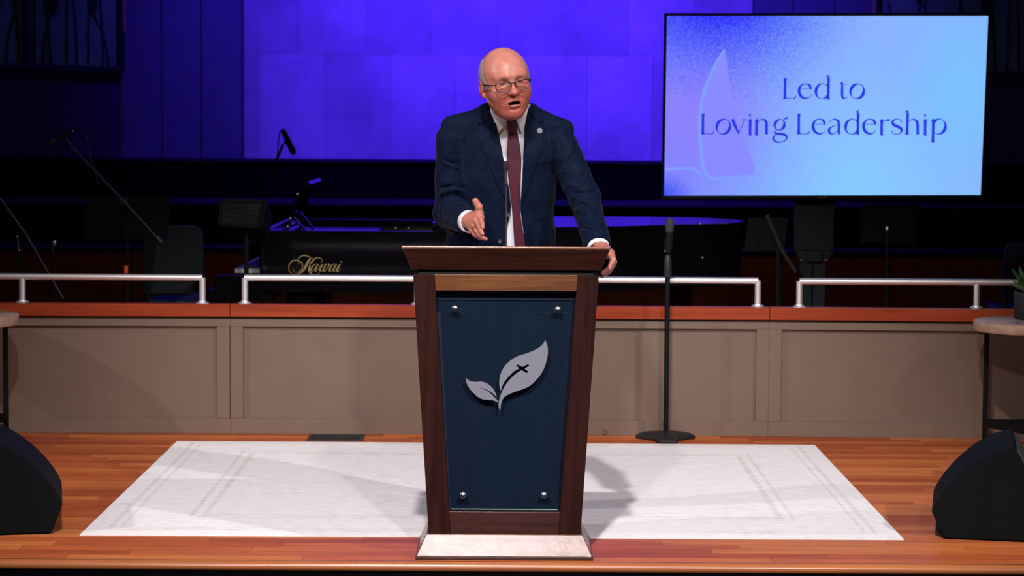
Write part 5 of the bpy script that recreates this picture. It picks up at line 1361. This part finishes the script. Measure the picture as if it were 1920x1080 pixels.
# sleeve buttons
ax_ = WRR-ELR; ax_ /= np.linalg.norm(ax_)
for k in range(4):
    c = P(839+3.1*k, 431+2.6*k, 8.57-.012*k); dd = ray(*[v[0] for v in w2(c[None])]); t = np.linspace(8.35, 8.75, 500)/dd[1]; pts = CC+dd[None]*t[:, None]; i = np.argmax(jacketf(pts) < 0.0005)
    B().lathe([(0, -.001), (.0065, -.001), (.0065, .002), (0, .0026)], pts[i], (-.1, -1, -.5), 16).build('sleeve_button', mat('horn_button', (.035, .03, .028), .5), jk)

# shirt: chest, cuffs, collar band
def shirtb(p): 
    c, t = ncone(p, .0775, .0695)
    return smin(trunk(p, .014, .80), smax(smax(c, -(t+.1)*.13, .004), (t-.98)*.13, .004), .012)
def shirtf(p):
    d = shirtb(p)
    c, t = ncone(p, .071, .0640); ax = (NK0-NK1); d = smax(d, -np.maximum(c, -(t-.15)*.13), .003)
    for el, wr, L in ((ELR, WRR, .026), (ELL, WRL, .014)):
        a = wr-el; a = a/np.linalg.norm(a); s = (p-wr)@a
        c_ = rc(p, wr-a*.08, wr+a*.06, .0435, .0420); c_ = np.maximum(c_, s-L); c_ = np.maximum(c_, -(s+.05))
        c_ = np.maximum(c_, -np.maximum(rc(p, wr-a*.03, wr+a*.08, .0345, .0335), -(s+.005)))
        d = np.minimum(d, c_)
    return d
V, Fc = sdf_mesh(shirtf, (-.36, 8.26, .79), (.36, 8.90, 1.64), .0036)
sh_ = np_mesh('shirt', V, Fc, M['shirt'], man)
colA = [(920.5, 198), (925, 222), (934.5, 250), (943, 240), (951.5, 231), (953, 222), (945, 212), (930, 200)]
colB = [(990, 196), (988, 215), (983.5, 237), (978, 251), (973, 238), (968, 227), (966, 221), (975, 210)]
for pl in (colA, colB): draped(pl, shirtb, .002, .010, name='collar_leaf', m=M['shirt'], parent=sh_, r=.002, yr=(8.48, 8.66))
def tie_mat():
    m, nt, b = new_mat('maroon_patterned_silk')
    tc = nd(nt, 'ShaderNodeTexCoord'); sx = nd(nt, 'ShaderNodeSeparateXYZ'); cx = nd(nt, 'ShaderNodeCombineXYZ')
    nt.links.new(tc.outputs['Object'], sx.inputs[0]); nt.links.new(sx.outputs['X'], cx.inputs[0]); nt.links.new(sx.outputs['Z'], cx.inputs[1])
    mp = nd(nt, 'ShaderNodeMapping'); mp.inputs['Rotation'].default_value = (0, 0, .62); nt.links.new(cx.outputs[0], mp.inputs[0])
    br = nd(nt, 'ShaderNodeTexBrick', offset=.5)
    for k, v in dict(Color1=(.21, .032, .040, 1), Color2=(.15, .026, .034, 1), Mortar=(.020, .006, .026, 1)).items(): br.inputs[k].default_value = v
    for k, v in (('Scale', 1), ('Mortar Size', .0010), ('Brick Width', .0046), ('Row Height', .0034), ('Mortar Smooth', .4)): br.inputs[k].default_value = v
    nt.links.new(mp.outputs[0], br.inputs['Vector']); nt.links.new(br.outputs['Color'], b.inputs['Base Color'])
    b.inputs['Roughness'].default_value = .6; b.inputs['Specular IOR Level'].default_value = .2
    return m
M['tie'] = tie_mat()
blade = [(953, 243), (952, 262), (950.5, 285), (950.5, 305), (952.5, 330), (956, 358), (960, 392), (962.5, 425), (964.5, 460), (967, 540), (976, 556), (987, 540), (985.5, 460), (979, 425), (975.5, 400), (975.5, 370), (976.5, 330), (977.5, 300), (975, 272), (969, 243)]
tie = draped(blade, shirtb, .003, .006, h=.0022, name='tie', m=M['tie'], parent=man, yr=(8.38, 8.66), r=.003)
kn = [(949.5, 226), (953, 222), (966, 222), (969.5, 227), (971, 236), (969.5, 247), (965, 250), (954.5, 250), (951, 240)]
draped(kn, shirtb, .004, .015, h=.002, name='tie_knot', m=M['tie'], parent=tie, yr=(8.38, 8.66), r=.006)
# signet ring on his right hand
a_, b_ = X(888.5, 424, 8.385), X(894, 434, 8.342); rcn = a_*.45+b_*.55; rd = (b_-a_)/np.linalg.norm(b_-a_)
B().lathe([(.0106, -.003), (.0118, -.003), (.0118, .003), (.0106, .003)], rcn, rd, 24, True).build('ring', M['brass'], man)
# trousers and shoes, standing on the rug
def trousers(p):
    d = smax(torso(p, .022), p[:, 2]-.98, .01); d = smax(d, .86-p[:, 2], .06)
    for s in (-1, 1):
        d = smin(d, chain(p, [(-.03+s*.09, 8.80, .88), (-.03+s*.11, 8.76, .50), (-.03+s*.12, 8.80, .10)], [.098, .073, .062]), .04)
    return smax(d, .045-p[:, 2], .004)
V, Fc = sdf_mesh(trousers, (-.34, 8.60, .02), (.28, 9.02, 1.0), .008)
np_mesh('trousers', V, Fc, M['navy'], man)
M['shoe'] = mat('black_leather', (.012, .010, .010), .25)
for s in (-1, 1):
    cx_ = -.03+s*.125
    def shoe(p):
        d = smin(ell(p, (cx_, 8.70, .045), (.048, .115, .042)), ell(p, (cx_, 8.81, .055), (.040, .055, .055)), .03); d = smin(d, ell(p, (cx_, 8.63, .04), (.046, .065, .030)), .02)
        return smax(d, .012-p[:, 2], .004)
    V, Fc = sdf_mesh(shoe, (cx_-.07, 8.53, .0), (cx_+.07, 8.90, .13), .005)
    np_mesh('shoe', V, Fc, M['shoe'], man)
